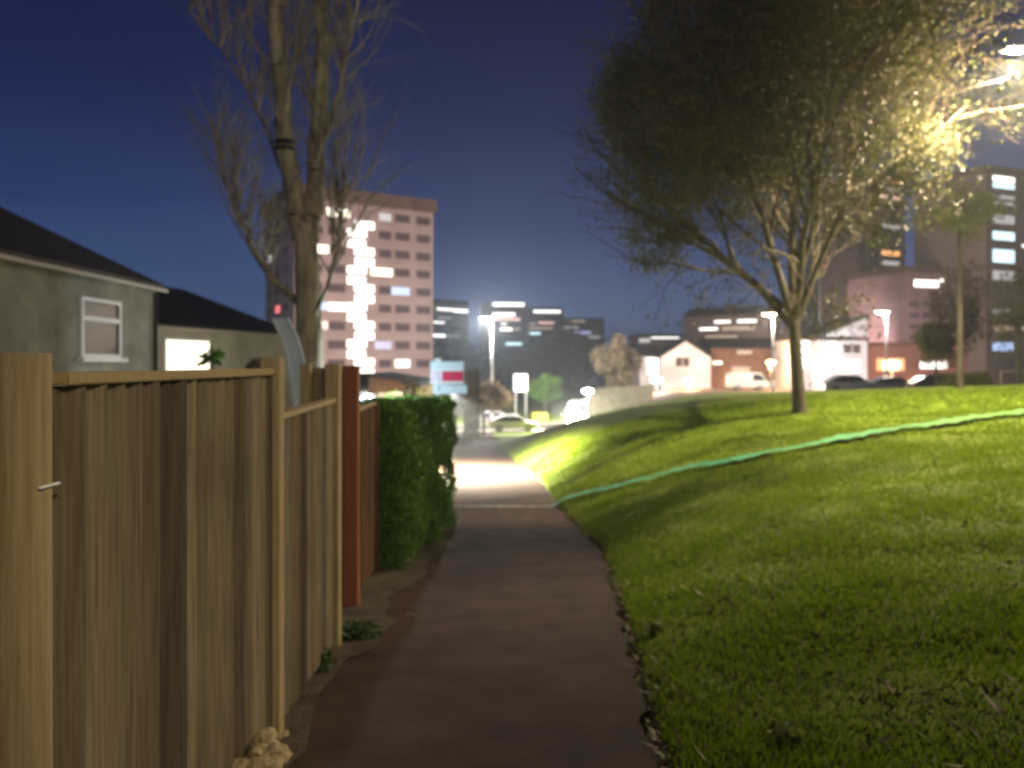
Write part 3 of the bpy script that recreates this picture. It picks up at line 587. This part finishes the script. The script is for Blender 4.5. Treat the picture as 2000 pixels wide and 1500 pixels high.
fl = thing('assumed_bulkhead_lamp', 'assumed small bulkhead lamp on a stake lighting the cream shed', 'lamp', (sh.location.x + .35, 16.3, Zg(-2.9, 16.3)))  # lamp assumed from the brightness of the shed wall
mb = MB(); mb.cyl((0, 0, -.1), (0, 0, 1.55), .02, .02, 8); mb.build('stake', M['metal'], fl); mb = MB(); mb.ball((0, 0, 1.6), .05); mb.build('globe', M['lamp_warm'], fl, True); lamp_light('lamp_bulb', (0, .05, 1.75), 110, (1, .85, .58), fl, .05)

q = P(718, 781, 13.7); gl_ = thing('assumed_garden_lamp', 'assumed cold white garden lamp glowing just above the hedge left of the board', 'lamp', (q.x, q.y, Zg(q.x, q.y))); h = q.z - gl_.location.z  # lamp assumed from the bluish glow on the hedge top and the board
mb = MB(); mb.cyl((0, 0, -.1), (0, 0, h), .03, .03, 8); mb.build('post', M['metal'], gl_); mb = MB(); mb.ball((0, 0, h), .13, (1.1, 1, .8)); mb.build('globe', em('lamp_cold', (.72, .88, 1), 6), gl_, True); lamp_light('lamp_bulb', (.1, -.1, h + .22), 130, (.72, .88, 1), gl_, .08)
# ------------------------------------------------------------------ buildings from facades
def building(name, label, cat, ax, aY, bx, bY, depth, ytop, wall, roofm=None, roof_h=1.0, wins=(), zbase=None, roof='flat', over=.2, group=None, frame=None, win_th=.06):
    A = Vector((((ax - 1000) / F) * aY, aY, 0)); B = Vector((((bx - 1000) / F) * bY, bY, 0)); t = (B - A); Lf = t.length; t.normalize(); th = math.atan2(t.y, t.x)
    root = thing(name, label, cat, A, th, group); zb = (min(Zg(A.x, A.y), Zg(B.x, B.y)) - .5) if zbase is None else zbase
    ztop = CZ + (HZ - ytop) / F * aY
    mb = MB(); mb.box(0, Lf, 0, depth, zb, ztop - (roof_h if roof == 'flat' else 0)); mb.build('wall', wall, root)
    r = MB(); z1 = ztop
    if roof == 'flat': r.box(-over, Lf + over, -over, depth + over, ztop - roof_h, ztop)
    elif roof == 'ridge': r.prism([(-.35, z1 - .05), (-.35, z1 - .2), (depth + .35, z1 - .2), (depth + .35, z1 - .05), (depth / 2, z1 + roof_h)], 'x', -.3, Lf + .3)
    elif roof == 'gable': r.prism([(-.35, z1 - .1), (Lf / 2, z1 + roof_h), (Lf + .35, z1 - .1), (Lf + .35, z1 + .12), (Lf / 2, z1 + roof_h + .25), (-.35, z1 + .12)], 'y', -.25, depth)
    r.build('roof', roofm or M['rooftile'], root)
    if roof == 'gable': gw = MB(); gw.prism([(0, z1 - .02), (Lf, z1 - .02), (Lf / 2, z1 + roof_h - .05)], 'y', .01, .25); gw.build('gable_wall', wall, root)
    def uz(px, py):
        k = (px - 1000) / F; u = (k * aY - A.x) / (t.x - k * t.y); return u, CZ + (HZ - py) / F * (aY + u * t.y)
    for wd in wins:
        x0, y0, x1, y1, m = wd[:5]; u0, _ = uz(x0, y0); u1, _ = uz(x1, y0); uc, zc = uz((x0 + x1) / 2, (y0 + y1) / 2); dd = aY + uc * t.y; hh = (y1 - y0) / F * dd
        nm = wd[5] if len(wd) > 5 else 'window'
        mb = MB(); mb.box(u0, u1, -win_th, .02, zc - hh / 2, zc + hh / 2); wo_ = mb.build(nm, M[m] if isinstance(m, str) else m, root)
        if frame is not None and nm == 'window':
            f = MB(); a = .09
            f.box(u0 - a, u1 + a, -win_th - .03, .01, zc + hh / 2, zc + hh / 2 + a); f.box(u0 - a, u1 + a, -win_th - .03, .01, zc - hh / 2 - a, zc - hh / 2); f.box((u0 + u1) / 2 - .04, (u0 + u1) / 2 + .04, -win_th - .03, -win_th, zc - hh / 2, zc + hh / 2); f.build('frame', frame, wo_)
    return root, uz
# main pink tower
W = []
lit = {(1, 0): 'w_cream'}
for k in range(9):
    for c, (x0, x1) in enumerate(((740, 764), (772, 800), (813, 840))):
        dpt = {0: 109.6, 1: 110.8, 2: 112.8}[c]; zr = 21.6 - 2.7 * k; yc = HZ - zr * F / dpt; m = 'dimwin'
        if (k, c) == (0, 0): m = 'w_dim'
        if (k, c) == (0, 2): m = 'w_lilac' if False else 'dimwin'
        if (k, c) == (3, 0): x0, x1, m = 724, 766, 'w_cream'
        if (k, c) == (4, 1): x0, x1, m = 764, 800, 'w_blue'
        if (k, c) == (7, 0): x0, m = 732, 'w_lilac'
        if (k, c) == (8, 1): m = 'w_white'
        W.append((x0, yc - 7.5, x1, yc + 7.5, m))
    for c, (x0, x1) in enumerate(((588, 630), (640, 674))):
        dpt = {0: 104.4, 1: 106.2}[c]; zr = 21.6 - 2.7 * k; yc = HZ - zr * F / dpt; m = 'dimwin'
        if (k, c) == (0, 1): x0, x1, m = 638, 683, 'w_cream'
        if (k, c) == (2, 0): x0, x1, m = 583, 643, 'w_cream'
        if (k, c) == (5, 0): x0, x1, m = 612, 640, 'w_blue'
        if (k, c) == (5, 1): x0, x1, m = 641, 678, 'w_white'
        if (k, c) == (6, 0): x0, x1, m = 610, 641, 'w_pink'
        W.append((x0, yc - 8, x1, yc + 8, m))
for k in range(9):                                        # lit stairwell, two staggered panes a landing
    yt = 432 + 36.0 * k + .2; a, b = ((693, 731), (678, 716)) if k % 2 == 0 else ((678, 714), (692, 731))
    yb = 15.5 if k < 8 else 8
    W.append((a[0], yt, a[1], yt + yb, 'w_white', 'stair_window'))
    if k < 8: W.append((b[0], yt + yb + .2, b[1], yt + 30.5, 'w_white', 'stair_window'))
tw, uz = building('tower_block', 'pink ten storey tower block with a brightly lit zigzag stairwell', 'tower block', 575, 103, 846, 114, 17, 358, M['pinkwall'], M['towerroof'], 1.9, W, roof='flat', over=.5)
for k in range(10):
    mb = MB(); zr = CZ + 21.6 - 2.7 * k + 1.0; Lf = math.hypot((846 - 1000) / F * 114 - (575 - 1000) / F * 103, 11); mb.box(-.04, Lf + .04, -.04, 17.04, zr, zr + .12); mb.build('floor_band', M['band'], tw)
for k in range(9):                                        # side windows, facing left
    for v in (3, 8, 13):
        mb = MB(); z = CZ + 21.6 - 2.7 * k; mb.box(-.06, .02, v, v + 2.4, z - .55, z + .55); m = 'w_red' if (k == 5 and v == 8) else ('w_dim' if (k, v) == (2, 13) else 'dimwin'); mb.build('window', M[m], tw)

building('apartment_block', 'grey green flat block with lit windows just right of the pink tower', 'block', 840, 215, 914, 225, 18, 583, M['greywall'], M['black'], 1.0,
    [(853, 602, 882, 606, 'w_white'), (884, 604, 914, 610, 'w_white'), (856, 619, 882, 622, 'w_dim'), (842, 628, 868, 631, 'w_white'), (841, 653, 870, 658, 'w_white'), (874, 655, 898, 658, 'w_dim'), (850, 640, 866, 643, 'dimwin'), (880, 640, 900, 643, 'dimwin')])
building('distant_flats', 'dark distant block topped by a long white lit strip', 'block', 950, 250, 1030, 252, 20, 589, M['darkwall'], M['darkwall'], 1.0,
    [(962, 591, 1024, 598, 'w_white'), (962, 611, 1006, 618, 'w_white'), (962, 621, 1016, 626, 'w_pink'), (978, 631, 990, 634, 'w_white'), (977, 640, 1000, 646, 'w_white'), (1002, 641, 1016, 645, 'w_tan'), (988, 669, 1019, 674, 'w_cyan'), (985, 706, 1018, 710, 'w_dim')], over=0)
building('distant_flats', 'dark distant block stepping down to the right with cyan window', 'block', 1031, 255, 1100, 256, 20, 600, M['darkwall'], M['darkwall'], 1.0,
    [(1042, 606, 1095, 611, 'w_white'), (1033, 631, 1047, 634, 'w_dim'), (1051, 629, 1082, 632, 'w_pink'), (1033, 639, 1080, 643, 'w_tan'), (1034, 649, 1056, 653, 'w_cyan')], over=0)
building('distant_flats', 'lowest dark distant block beside the tree edge', 'block', 1101, 258, 1180, 260, 20, 621, M['darkwall'], M['darkwall'], 1.0,
    [(1116, 626, 1143, 629, 'w_tan'), (1102, 638, 1130, 641, 'w_dim'), (1122, 647, 1154, 652, 'w_lilac'), (1147, 657, 1173, 660, 'w_dim')], over=0)
building('hill_terrace', 'long lit terrace above the brick houses', 'terrace', 1335, 170, 1500, 160, 12, 618, M['brownwall'], M['rooftile'], 2.2,
    [(1395, 626, 1427, 631, 'w_white'), (1440, 624, 1478, 630, 'w_white'), (1366, 640, 1402, 645, 'w_white'), (1410, 637, 1474, 645, 'w_tan'), (1377, 655, 1440, 664, 'w_tan')], roof='ridge')
building('shop', 'low dark roofed shop with a white lit strip above the white gabled house', 'shop', 1246, 135, 1330, 135, 10, 652, M['darkwall'], M['rooftile'], .6,
    [(1272, 653, 1326, 661, 'w_white'), (1248, 661, 1270, 669, 'w_dim')])
# white gabled house with wings
building('white_house', 'white gabled house with one dark window above a lit yard', 'house', 1291, 104, 1388, 104, 9, 698, M['whitewall'], M['rooftile'], 2.3,
    [(1320, 698, 1346, 716, 'dimwin')], roof='gable', frame=M['upvc'])
building('white_annexe', 'dark roofed white annexe with a brightly lit porch window', 'house', 1250, 106, 1290, 106, 8, 694, M['whitewall'], M['rooftile'], 1.6,
    [(1264, 699, 1288, 714, 'w_white'), (1264, 717, 1288, 732, 'w_white')], roof='ridge', frame=M['upvc'])
building('brick_house', 'brown brick house with dark roof and a bright orange lit shopfront', 'house', 1389, 106, 1560, 106, 9, 678, M['brick'], M['rooftile'], 1.5,
    [(1374 + 18, 706, 1410, 711, 'w_white'), (1440, 686, 1468, 690, 'w_tan'), (1500, 704, 1514, 722, 'w_warm'), (1517, 676, 1536, 720, 'w_cream'), (1430, 718, 1465, 732, 'w_tan'), (1541, 690, 1556, 720, 'w_tan')], roof='ridge', frame=M['upvc'])
# right hand gabled house
rh, uz2 = building('gabled_house', 'pinkish white house with half gable and bright shop windows', 'house', 1600, 92, 1694, 92, 9, 660, M['whitewall'], M['rooftile'], .3,
    [(1628, 702, 1680, 726, 'w_cyan'), (1648, 672, 1680, 690, 'dimwin'), (1602, 697, 1618, 722, 'w_cyan')], roof='flat', frame=M['upvc'])
z0 = CZ + (HZ - 662) / F * 92; z1 = CZ + (HZ - 619) / F * 92; Lf = 94 / F * 92
mb = MB(); mb.prism([(0, z0 + .32), (Lf, z0 + .32), (Lf, z1)], 'y', .0, 9); mb.build('gable_wall', M['whitewall'], rh)
mb = MB(); mb.prism([(-.5, z0 + .05), (Lf + .1, z1 + .02), (Lf + .1, z1 + .3), (-.5, z0 + .33)], 'y', -.3, 9.3); mb.build('sloping_roof', M['rooftile'], rh)
building('shop_row', 'dark roofed shop row with white lit windows behind the tree trunk', 'shop', 1561, 95, 1599, 95, 9, 660, M['whitewall'], M['rooftile'], 1.8,
    [(1563, 666, 1592, 690, 'w_white'), (1563, 697, 1592, 720, 'w_cyan')], roof='ridge')
building('red_shops', 'low reddish shop building with a glowing orange front', 'shop', 1697, 98, 1890, 98, 10, 668, M['magenta'], M['towerroof'], .5,
    [(1712, 700, 1766, 724, 'w_orange'), (1722, 704, 1756, 724, 'w_warm'), (1797, 706, 1850, 720, 'w_white')])
building('blue_lit_tower', 'narrow tower with stacked bluish white windows behind the tree', 'tower block', 1622, 200, 1696, 202, 18, 449, M['greywall'], M['black'], 1.0,
    [(1629, 458, 1666, 466, 'w_white')] + [(1656, y, 1693, y + h, m) for y, h, m in ((477, 4, 'w_white'), (499, 3, 'w_dim'), (505, 3, 'w_white'), (522, 4, 'w_pink'), (530, 5, 'w_white'), (545, 4, 'w_white'), (561, 4, 'w_white'), (568, 3, 'w_white'), (576, 4, 'w_white'), (597, 4, 'w_white'), (603, 4, 'w_white'))] + [(1625, y, 1650, y + h, m) for y, h, m in ((562, 3, 'w_dim'), (576, 3, 'w_cyan'), (590, 4, 'w_dim'), (606, 4, 'w_dim'), (530, 4, 'w_dim'), (546, 4, 'w_dim'))])
building('brown_tower', 'tall brown tower block with a few orange lit windows', 'tower block', 1699, 160, 1768, 164, 14, 338, M['brownwall'], M['towerroof'], 1.2,
    [(1724, 347, 1757, 356, 'w_orange'), (1720, 382, 1758, 389, 'w_pink'), (1722, 490, 1757, 499, 'w_orange')] + [(1724, y, 1757, y + 8, 'w_dim' if i % 3 == 0 else 'dimwin') for i, y in enumerate((365, 402, 420, 438, 456, 474, 510, 528, 546, 564, 582))] + [(1703, y, 1716, y + 8, 'dimwin') for y in range(366, 600, 18)])
building('purple_block', 'purplish brick block with one wide white lit window', 'block', 1769, 130, 1885, 134, 14, 520, M['magenta'], M['towerroof'], 1.0,
    [(1785, 547, 1833, 561, 'w_white'), (1836, 545, 1866, 551, 'w_white')] + [(1776 + 26 * c, y, 1794 + 26 * c, y + 8, 'dimwin') for c in range(4) for y in (590, 612, 634, 656)])
building('stair_tower', 'tower at the right edge with a ladder of lit landings', 'tower block', 1925, 125, 2080, 132, 14, 322, M['brownwall'], M['towerroof'], 1.2,
    [(1939, 345, 1981, 356, 'w_white', 'stair_window'), (1939, 359, 1981, 368, 'w_cyan', 'stair_window'), (1939, 382, 1981, 388, 'w_dim', 'stair_window'), (1939, 395, 1981, 400, 'w_dim', 'stair_window'), (1939, 420, 1981, 437, 'w_dim', 'stair_window'), (1939, 453, 1981, 469, 'w_cyan', 'stair_window'), (1939, 488, 1981, 513, 'w_cyan', 'stair_window'), (1939, 529, 1980, 547, 'w_dim', 'stair_window'), (1939, 604, 1979, 613, 'w_dim', 'stair_window'), (1939, 636, 1979, 648, 'w_tan', 'stair_window'), (1939, 669, 1979, 685, 'w_blue', 'stair_window'), (1996, 478, 2010, 483, 'w_white'), (1993, 640, 2010, 643, 'w_cream')])
# mast with red lamp
q = P(1601, 521, 140); zb = Zg(q.x, q.y); ms = thing('radio_mast', 'thin mast with a small red lamp seen through the crown', 'mast', (q.x, q.y, zb))
mb = MB(); mb.cyl((0, 0, -.3), (0, 0, q.z - zb), .12, .08, 8); mb.build('pole', M['metal'], ms); mb = MB(); mb.box(-1.3, 1.3, -.1, .1, q.z - zb, q.z - zb + .25, .05); mb.build('red_lamp', M['w_red'], ms)
# area lamps that show at the shopfronts and yards
def yard_lamp(label, px, py, Y, power, col, m, rad=.35):
    q = P(px, py, Y); zb = Zg(q.x, q.y); root = thing('yard_lamp', label, 'lamp', (q.x, q.y, zb), 0, 'lamps in the yards and on the shopfronts'); h = q.z - zb
    a = MB(); a.cyl((0, 0, -.2), (0, 0, h), .05, .04, 8); a.build('pole', M['metal'], root); a = MB(); a.ball((0, 0, h), rad, (1.3, .7, .6)); a.build('globe', m, root, True); lamp_light('lamp_bulb', (0, -.9, h - .1), power, col, root, .2)
yard_lamp('white yard lamp by the annexe of the white house', 1282, 742, 99, 1500, (1, .93, .80), M['lamp_warm'], .6)
yard_lamp('yellow yard lamp in front of the white gable', 1345, 742, 99, 1300, (1, .80, .45), M['lamp_warm'], .5)
yard_lamp('orange yard lamp beside the lit shopfront', 1506, 708, 98, 2600, (1, .60, .28), M['lamp_orange'], .5)
yard_lamp('orange yard lamp by the red shops', 1742, 712, 93, 3500, (1, .50, .20), M['lamp_orange'], .8)
yard_lamp('cold white yard lamp before the half gable', 1655, 716, 88, 1100, (.85, .92, 1), M['lamp_white'], .6)
yard_lamp('cold white yard lamp behind the trunk on its right', 1585, 708, 90, 450, (.9, .95, 1), M['lamp_white'], .6)

yard_lamp('added white lamp beside the van brightening the cream wall', 1148, 764, 76, 1800, (1, .93, .85), M['lamp_white'], .45)  # extra lamp, added to brighten the wall and ground by the van
# lit garden wall and its tan tree
v0, v1 = P(1152, 760, 80), P(1275, 752, 84); gw = MB(); d = v1 - v0; z_ = Zg(v0.x, v0.y)
for i in range(8):
    a = v0 + d * i / 8; b = v0 + d * (i + 1) / 8; gw.prism([(a.x, a.y), (b.x, b.y), (b.x, b.y + .3), (a.x, a.y + .3)], 'z', z_ - 1, a.z + .06 * (i % 2) )
tag(gw.build('garden_wall', M['kerb']), 'cream garden wall lit from the left below the tan tree', 'wall')
# far trees
def bush_tree(name, label, px, py, Y, R, n, s, m, hz=None, cat='tree', group=None):
    c = P(px, py, Y); zb = Zg(c.x, c.y); root = thing(name, label, cat, (c.x, c.y, zb), 0, group); h = c.z - zb
    Rx, Rz = R; mb = MB(); mb.cyl((0, 0, -.3), (0, 0, max(h - Rz * .3, .3)), .04 * Rx + .05, .03 * Rx + .02, 8)
    for i in range(7): a = i * .9; mb.cyl((0, 0, max(h - Rz * .5, .2)), (math.cos(a) * Rx * .6, math.sin(a) * Rx * .6, h + Rz * random.uniform(-.1, .6)), .02 * Rx + .02, .01, 5)
    mb.build('trunk', M['bark2'], root)
    k = 26; cc = RNG.normal(0, 1, (k, 3)); cc /= np.linalg.norm(cc, axis=1)[:, None]; cc *= RNG.uniform(.35, .85, (k, 1)); rr = RNG.uniform(.22, .42, k)
    i = RNG.integers(0, k, n); d = RNG.normal(0, 1, (n, 3)); d /= np.linalg.norm(d, axis=1)[:, None]; p = (cc[i] + d * (rr[i] * RNG.random(n) ** .35)[:, None]) * np.array([Rx, Rx, Rz]) + np.array([0, 0, h])
    leafquads('crown', p, s, m, root); return root
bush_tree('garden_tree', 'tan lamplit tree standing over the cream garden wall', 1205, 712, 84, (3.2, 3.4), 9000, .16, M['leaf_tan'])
gT = 'dark trees in the valley'
for i, (px, py, Y, R, lab) in enumerate(((935, 722, 150, (6.5, 4), 'dark tree in the valley left of the white street lamp'), (1010, 722, 150, (7, 4.2), 'dark tree in the valley right of the white street lamp'), (1078, 712, 145, (7.5, 5.2), 'tallest dark tree below the distant flats'), (1140, 700, 140, (6, 6), 'dark tree just left of the tan tree'), (880, 690, 160, (6, 3.5), 'dark tree at the foot of the grey green block'), (1420, 640, 190, (12, 7), 'dark tree crown rising over the lit terrace'))):
    bush_tree('valley_tree', lab, px, py, Y, R, 7000, .34, M['leaf_dark'], group=gT)
bush_tree('bushy_tree', 'dark bare tree before the right hand stair tower', 1872, 600, 45, (1.8, 3.4), 4500, .09, M['leaf_brown'])
bush_tree('bushy_tree', 'yellow green bush tree below the purple block', 1828, 668, 46, (1.5, 1.7), 6000, .08, M['leaf_yellow'])
bush_tree('bushy_tree', 'yellow green leafy tree at the upper right by the stair tower', 1875, 415, 30, (1.9, 1.2), 2600, .07, M['leaf_yellow'])
bush_tree('bushy_tree', 'olive tree at the right edge of the picture', 1990, 600, 34, (1.6, 2.2), 2500, .07, M['leaf_olive'])
bush_tree('low_bush', 'light green low bush on the crest at the right', 1890, 742, 38, (1.6, .55), 4000, .05, M['leaf_yellow'], cat='bush')
bush_tree('low_bush', 'green bush beside the lit panel beyond the road', 1065, 758, 92, (2.6, 1.9), 4000, .14, M['leaf_hedge'], cat='bush')
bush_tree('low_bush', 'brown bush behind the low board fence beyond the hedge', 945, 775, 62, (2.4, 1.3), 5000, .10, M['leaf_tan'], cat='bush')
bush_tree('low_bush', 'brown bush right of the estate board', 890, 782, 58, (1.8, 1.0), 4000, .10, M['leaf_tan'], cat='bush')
# pale board fence by the path end
pf = thing('board_fence', 'pale tall board fence right of the estate board', 'fence', (P(905, 800, 60).x, 60, Zg(-4, 60)))
mb = MB()
for i in range(12): mb.box(i * .112, i * .112 + .1, 0, .03, -.2, CZ - pf.location.z - .45 - .05 * (i % 3)); 
mb.build('panel', M['post'], pf)
# lit panel / shelter
ls = thing('advert_panel', 'white illuminated upright panel beyond the road', 'panel', (P(1017, 800, 82).x, 82, Zg(P(1017, 800, 82).x, 82)))
hz_ = P(0, 731, 82).z - ls.location.z; mb = MB(); mb.box(-.75, .75, -.12, .12, hz_ - 1.9, hz_, .03); mb.build('light_box', M['w_white'], ls); mb = MB(); mb.box(-.62, -.5, -.08, .08, -.2, hz_ - 1.9); mb.box(.5, .62, -.08, .08, -.2, hz_ - 1.9); mb.build('leg', M['metal'], ls)
gb = thing('grit_bin', 'small yellow grit bin beside the road', 'bin', (P(1055, 810, 77).x, 77, Zg(4, 77)))
mb = MB(); mb.prism([(-.7, 0), (.7, 0), (.8, .75), (-.8, .75)], 'y', -.4, .4); mb.build('tub', M['yellow'], gb); mb = MB(); mb.prism([(-.85, .75), (.85, .75), (.7, 1.0), (-.7, 1.0)], 'y', -.45, .45); mb.build('lid', M['yellow'], gb)
# railing at far right
rl = thing('railing', 'short metal railing on the crest at the right edge', 'railing', (P(1955, 745, 36).x, 36, Zg(P(1955, 745, 36).x, 36)))
for i in range(4): mb = MB(); mb.cyl((i * .8, 0, -.2), (i * .8, 0, .8), .03, .03, 8); mb.build('post', M['kerb'], rl)
mb = MB(); mb.cyl((0, 0, .78), (2.4, 0, .78), .03, .03, 8); mb.build('handrail', M['kerb'], rl)

# ------------------------------------------------------------------ cars
def car(label, px, Y, rz, paint, head=False, van=False, dyaw=0):
    x = (px - 1000) / F * Y; root = thing('delivery_van' if van else 'parked_car', label, 'van' if van else 'car', (x, Y, Zg(x, Y) + .02), rz, 'vehicles on the road')
    if van: L_, H, Wd = 4.9, 2.15, 1.9; prof_ = [(-2.45, .35), (-2.45, 1.0), (-2.1, 1.15), (-1.6, 1.95), (-1.3, 2.12), (2.35, 2.15), (2.45, 1.9), (2.45, .35)]; gl = [(-1.95, 1.2), (-1.5, 1.85), (-1.2, 1.95), (-.5, 1.95), (-.5, 1.2)]
    else: L_, H, Wd = 4.2, 1.45, 1.72; prof_ = [(-2.1, .3), (-2.12, .62), (-1.95, .78), (-1.05, .92), (-.45, 1.38), (-.1, 1.45), (.95, 1.43), (1.45, 1.25), (2.0, .95), (2.1, .8), (2.1, .3)]; gl = [(-.93, .95), (-.42, 1.33), (.9, 1.37), (1.5, 1.1), (1.5, .95)]
    b = bmesh.new(); n = len(prof_); secs = []
    for s, t in ((-1, 0), (-1, 1), (1, 1), (1, 0)):
        row = []
        for (a, z) in prof_:
            k = 1.0 if t == 0 else .9; tum = 1 - .14 * max(0, (z - .9)) / (H - .9) if z > .9 else 1
            row.append(b.verts.new((a * (1 if t == 0 else .985), s * Wd / 2 * tum * (1 if t == 0 else .93), z + (.0 if t == 0 else (.03 if z > .9 else 0)))))
        secs.append(row)
    for r0, r1 in zip(secs[:-1], secs[1:]):
        for i in range(n): j = (i + 1) % n; b.faces.new((r0[i], r0[j], r1[j], r1[i]))
    b.faces.new(secs[0]); b.faces.new(secs[-1][::-1]); bmesh.ops.recalc_face_normals(b, faces=b.faces[:]); me = bpy.data.meshes.new('body'); b.to_mesh(me); b.free(); link('body', me, paint, root)
    tum = .9
    for s in (-1, 1):
        mb = MB(); mb.b.faces.new([mb.b.verts.new((a, s * (Wd / 2 * (1 - .14 * max(0, z - .9) / (H - .9)) + .012), z)) for a, z in gl]); o = mb.build('side_window', M['glass'], root)
    i = 2 if van else 3; (a0, z0), (a1, z1) = prof_[i], prof_[i + 1]; mb = MB(); k0 = Wd / 2 * .86; k1 = Wd / 2 * .76
    mb.poly([(a0 - .01, -k0, z0 + .05), (a0 - .01, k0, z0 + .05), (a1 - .03, k1, z1), (a1 - .03, -k1, z1)]); mb.build('windscreen', M['glass'], root)
    for wx in (-1.32, 1.35):
        for s in (-1, 1):
            mb = MB(); mb.cyl((wx, s * (Wd / 2 - .2), .32), (wx, s * (Wd / 2 + .015), .32), .32, .32, 20); wh = mb.build('wheel', M['black'], root); mb = MB(); mb.cyl((wx, s * (Wd / 2 + .016), .32), (wx, s * (Wd / 2 + .03), .32), .2, .18, 12); mb.build('rim', M['carsilver'], wh)
    for s in (-1, 1):
        mb = MB(); mb.ball((-L_ / 2 - .0, s * Wd * .36, .68), .13 if not head else .2, (.5, 1.2, .8)); mb.build('headlight', M['lamp_white'] if head else M['signwhite'], root, True)
        mb = MB(); mb.box(L_ / 2 - .04, L_ / 2 + .02, s * Wd * .36 - .12, s * Wd * .36 + .12, .72, .9, .01); mb.build('tail_light', M['signred'], root)
    return root
car('white van facing the camera with glowing headlights', 1130, 70, math.radians(82), M['carwhite'], True, True)
o = lamp_light('headlight_beam', (-3.6, 1.2, 1.2), 9000, (1, .88, .7), bpy.data.objects['delivery_van'], .3)
car('white car parked across the foot of the path', 1003, 66.6, math.radians(184), M['carwhite'])
car('silver car behind the white one near the road edge', 955, 75, math.radians(3), M['carsilver'])
car('white car behind the crest just right of the tree trunk', 1662, 57, math.radians(172), M['carwhite'])
car('silver car behind the crest in front of the red shops', 1745, 60, math.radians(173), M['carsilver'])
car('dark car behind the crest below the yellow green bush', 1842, 52, math.radians(170), M['cargrey'])
car('small white van parked before the brick house', 1459, 92, math.radians(178), M['carwhite'], False, True)

# one star
q = P(1205, 175, 2500); mb = MB(); mb.ball(q, 2.0); o = mb.build('star', M['w_white']); tag(o, 'tiny white star in the dark blue sky', kind='structure')

# ------------------------------------------------------------------ night air
hm = bpy.data.materials.new('haze'); hm.use_nodes = True; n = hm.node_tree.nodes; n.remove(n['Principled BSDF'])
v = n.new('ShaderNodeVolumePrincipled'); v.inputs['Color'].default_value = (.75, .84, .95, 1); v.inputs['Density'].default_value = .0008; v.inputs['Anisotropy'].default_value = .55
hm.node_tree.links.new(v.outputs[0], n['Material Output'].inputs['Volume'])
mb = MB(); mb.box(-1600, 1600, -31, 3810, -8.5, 62); tag(mb.build('haze', hm), 'thin night haze glowing round the lamps', kind='stuff')
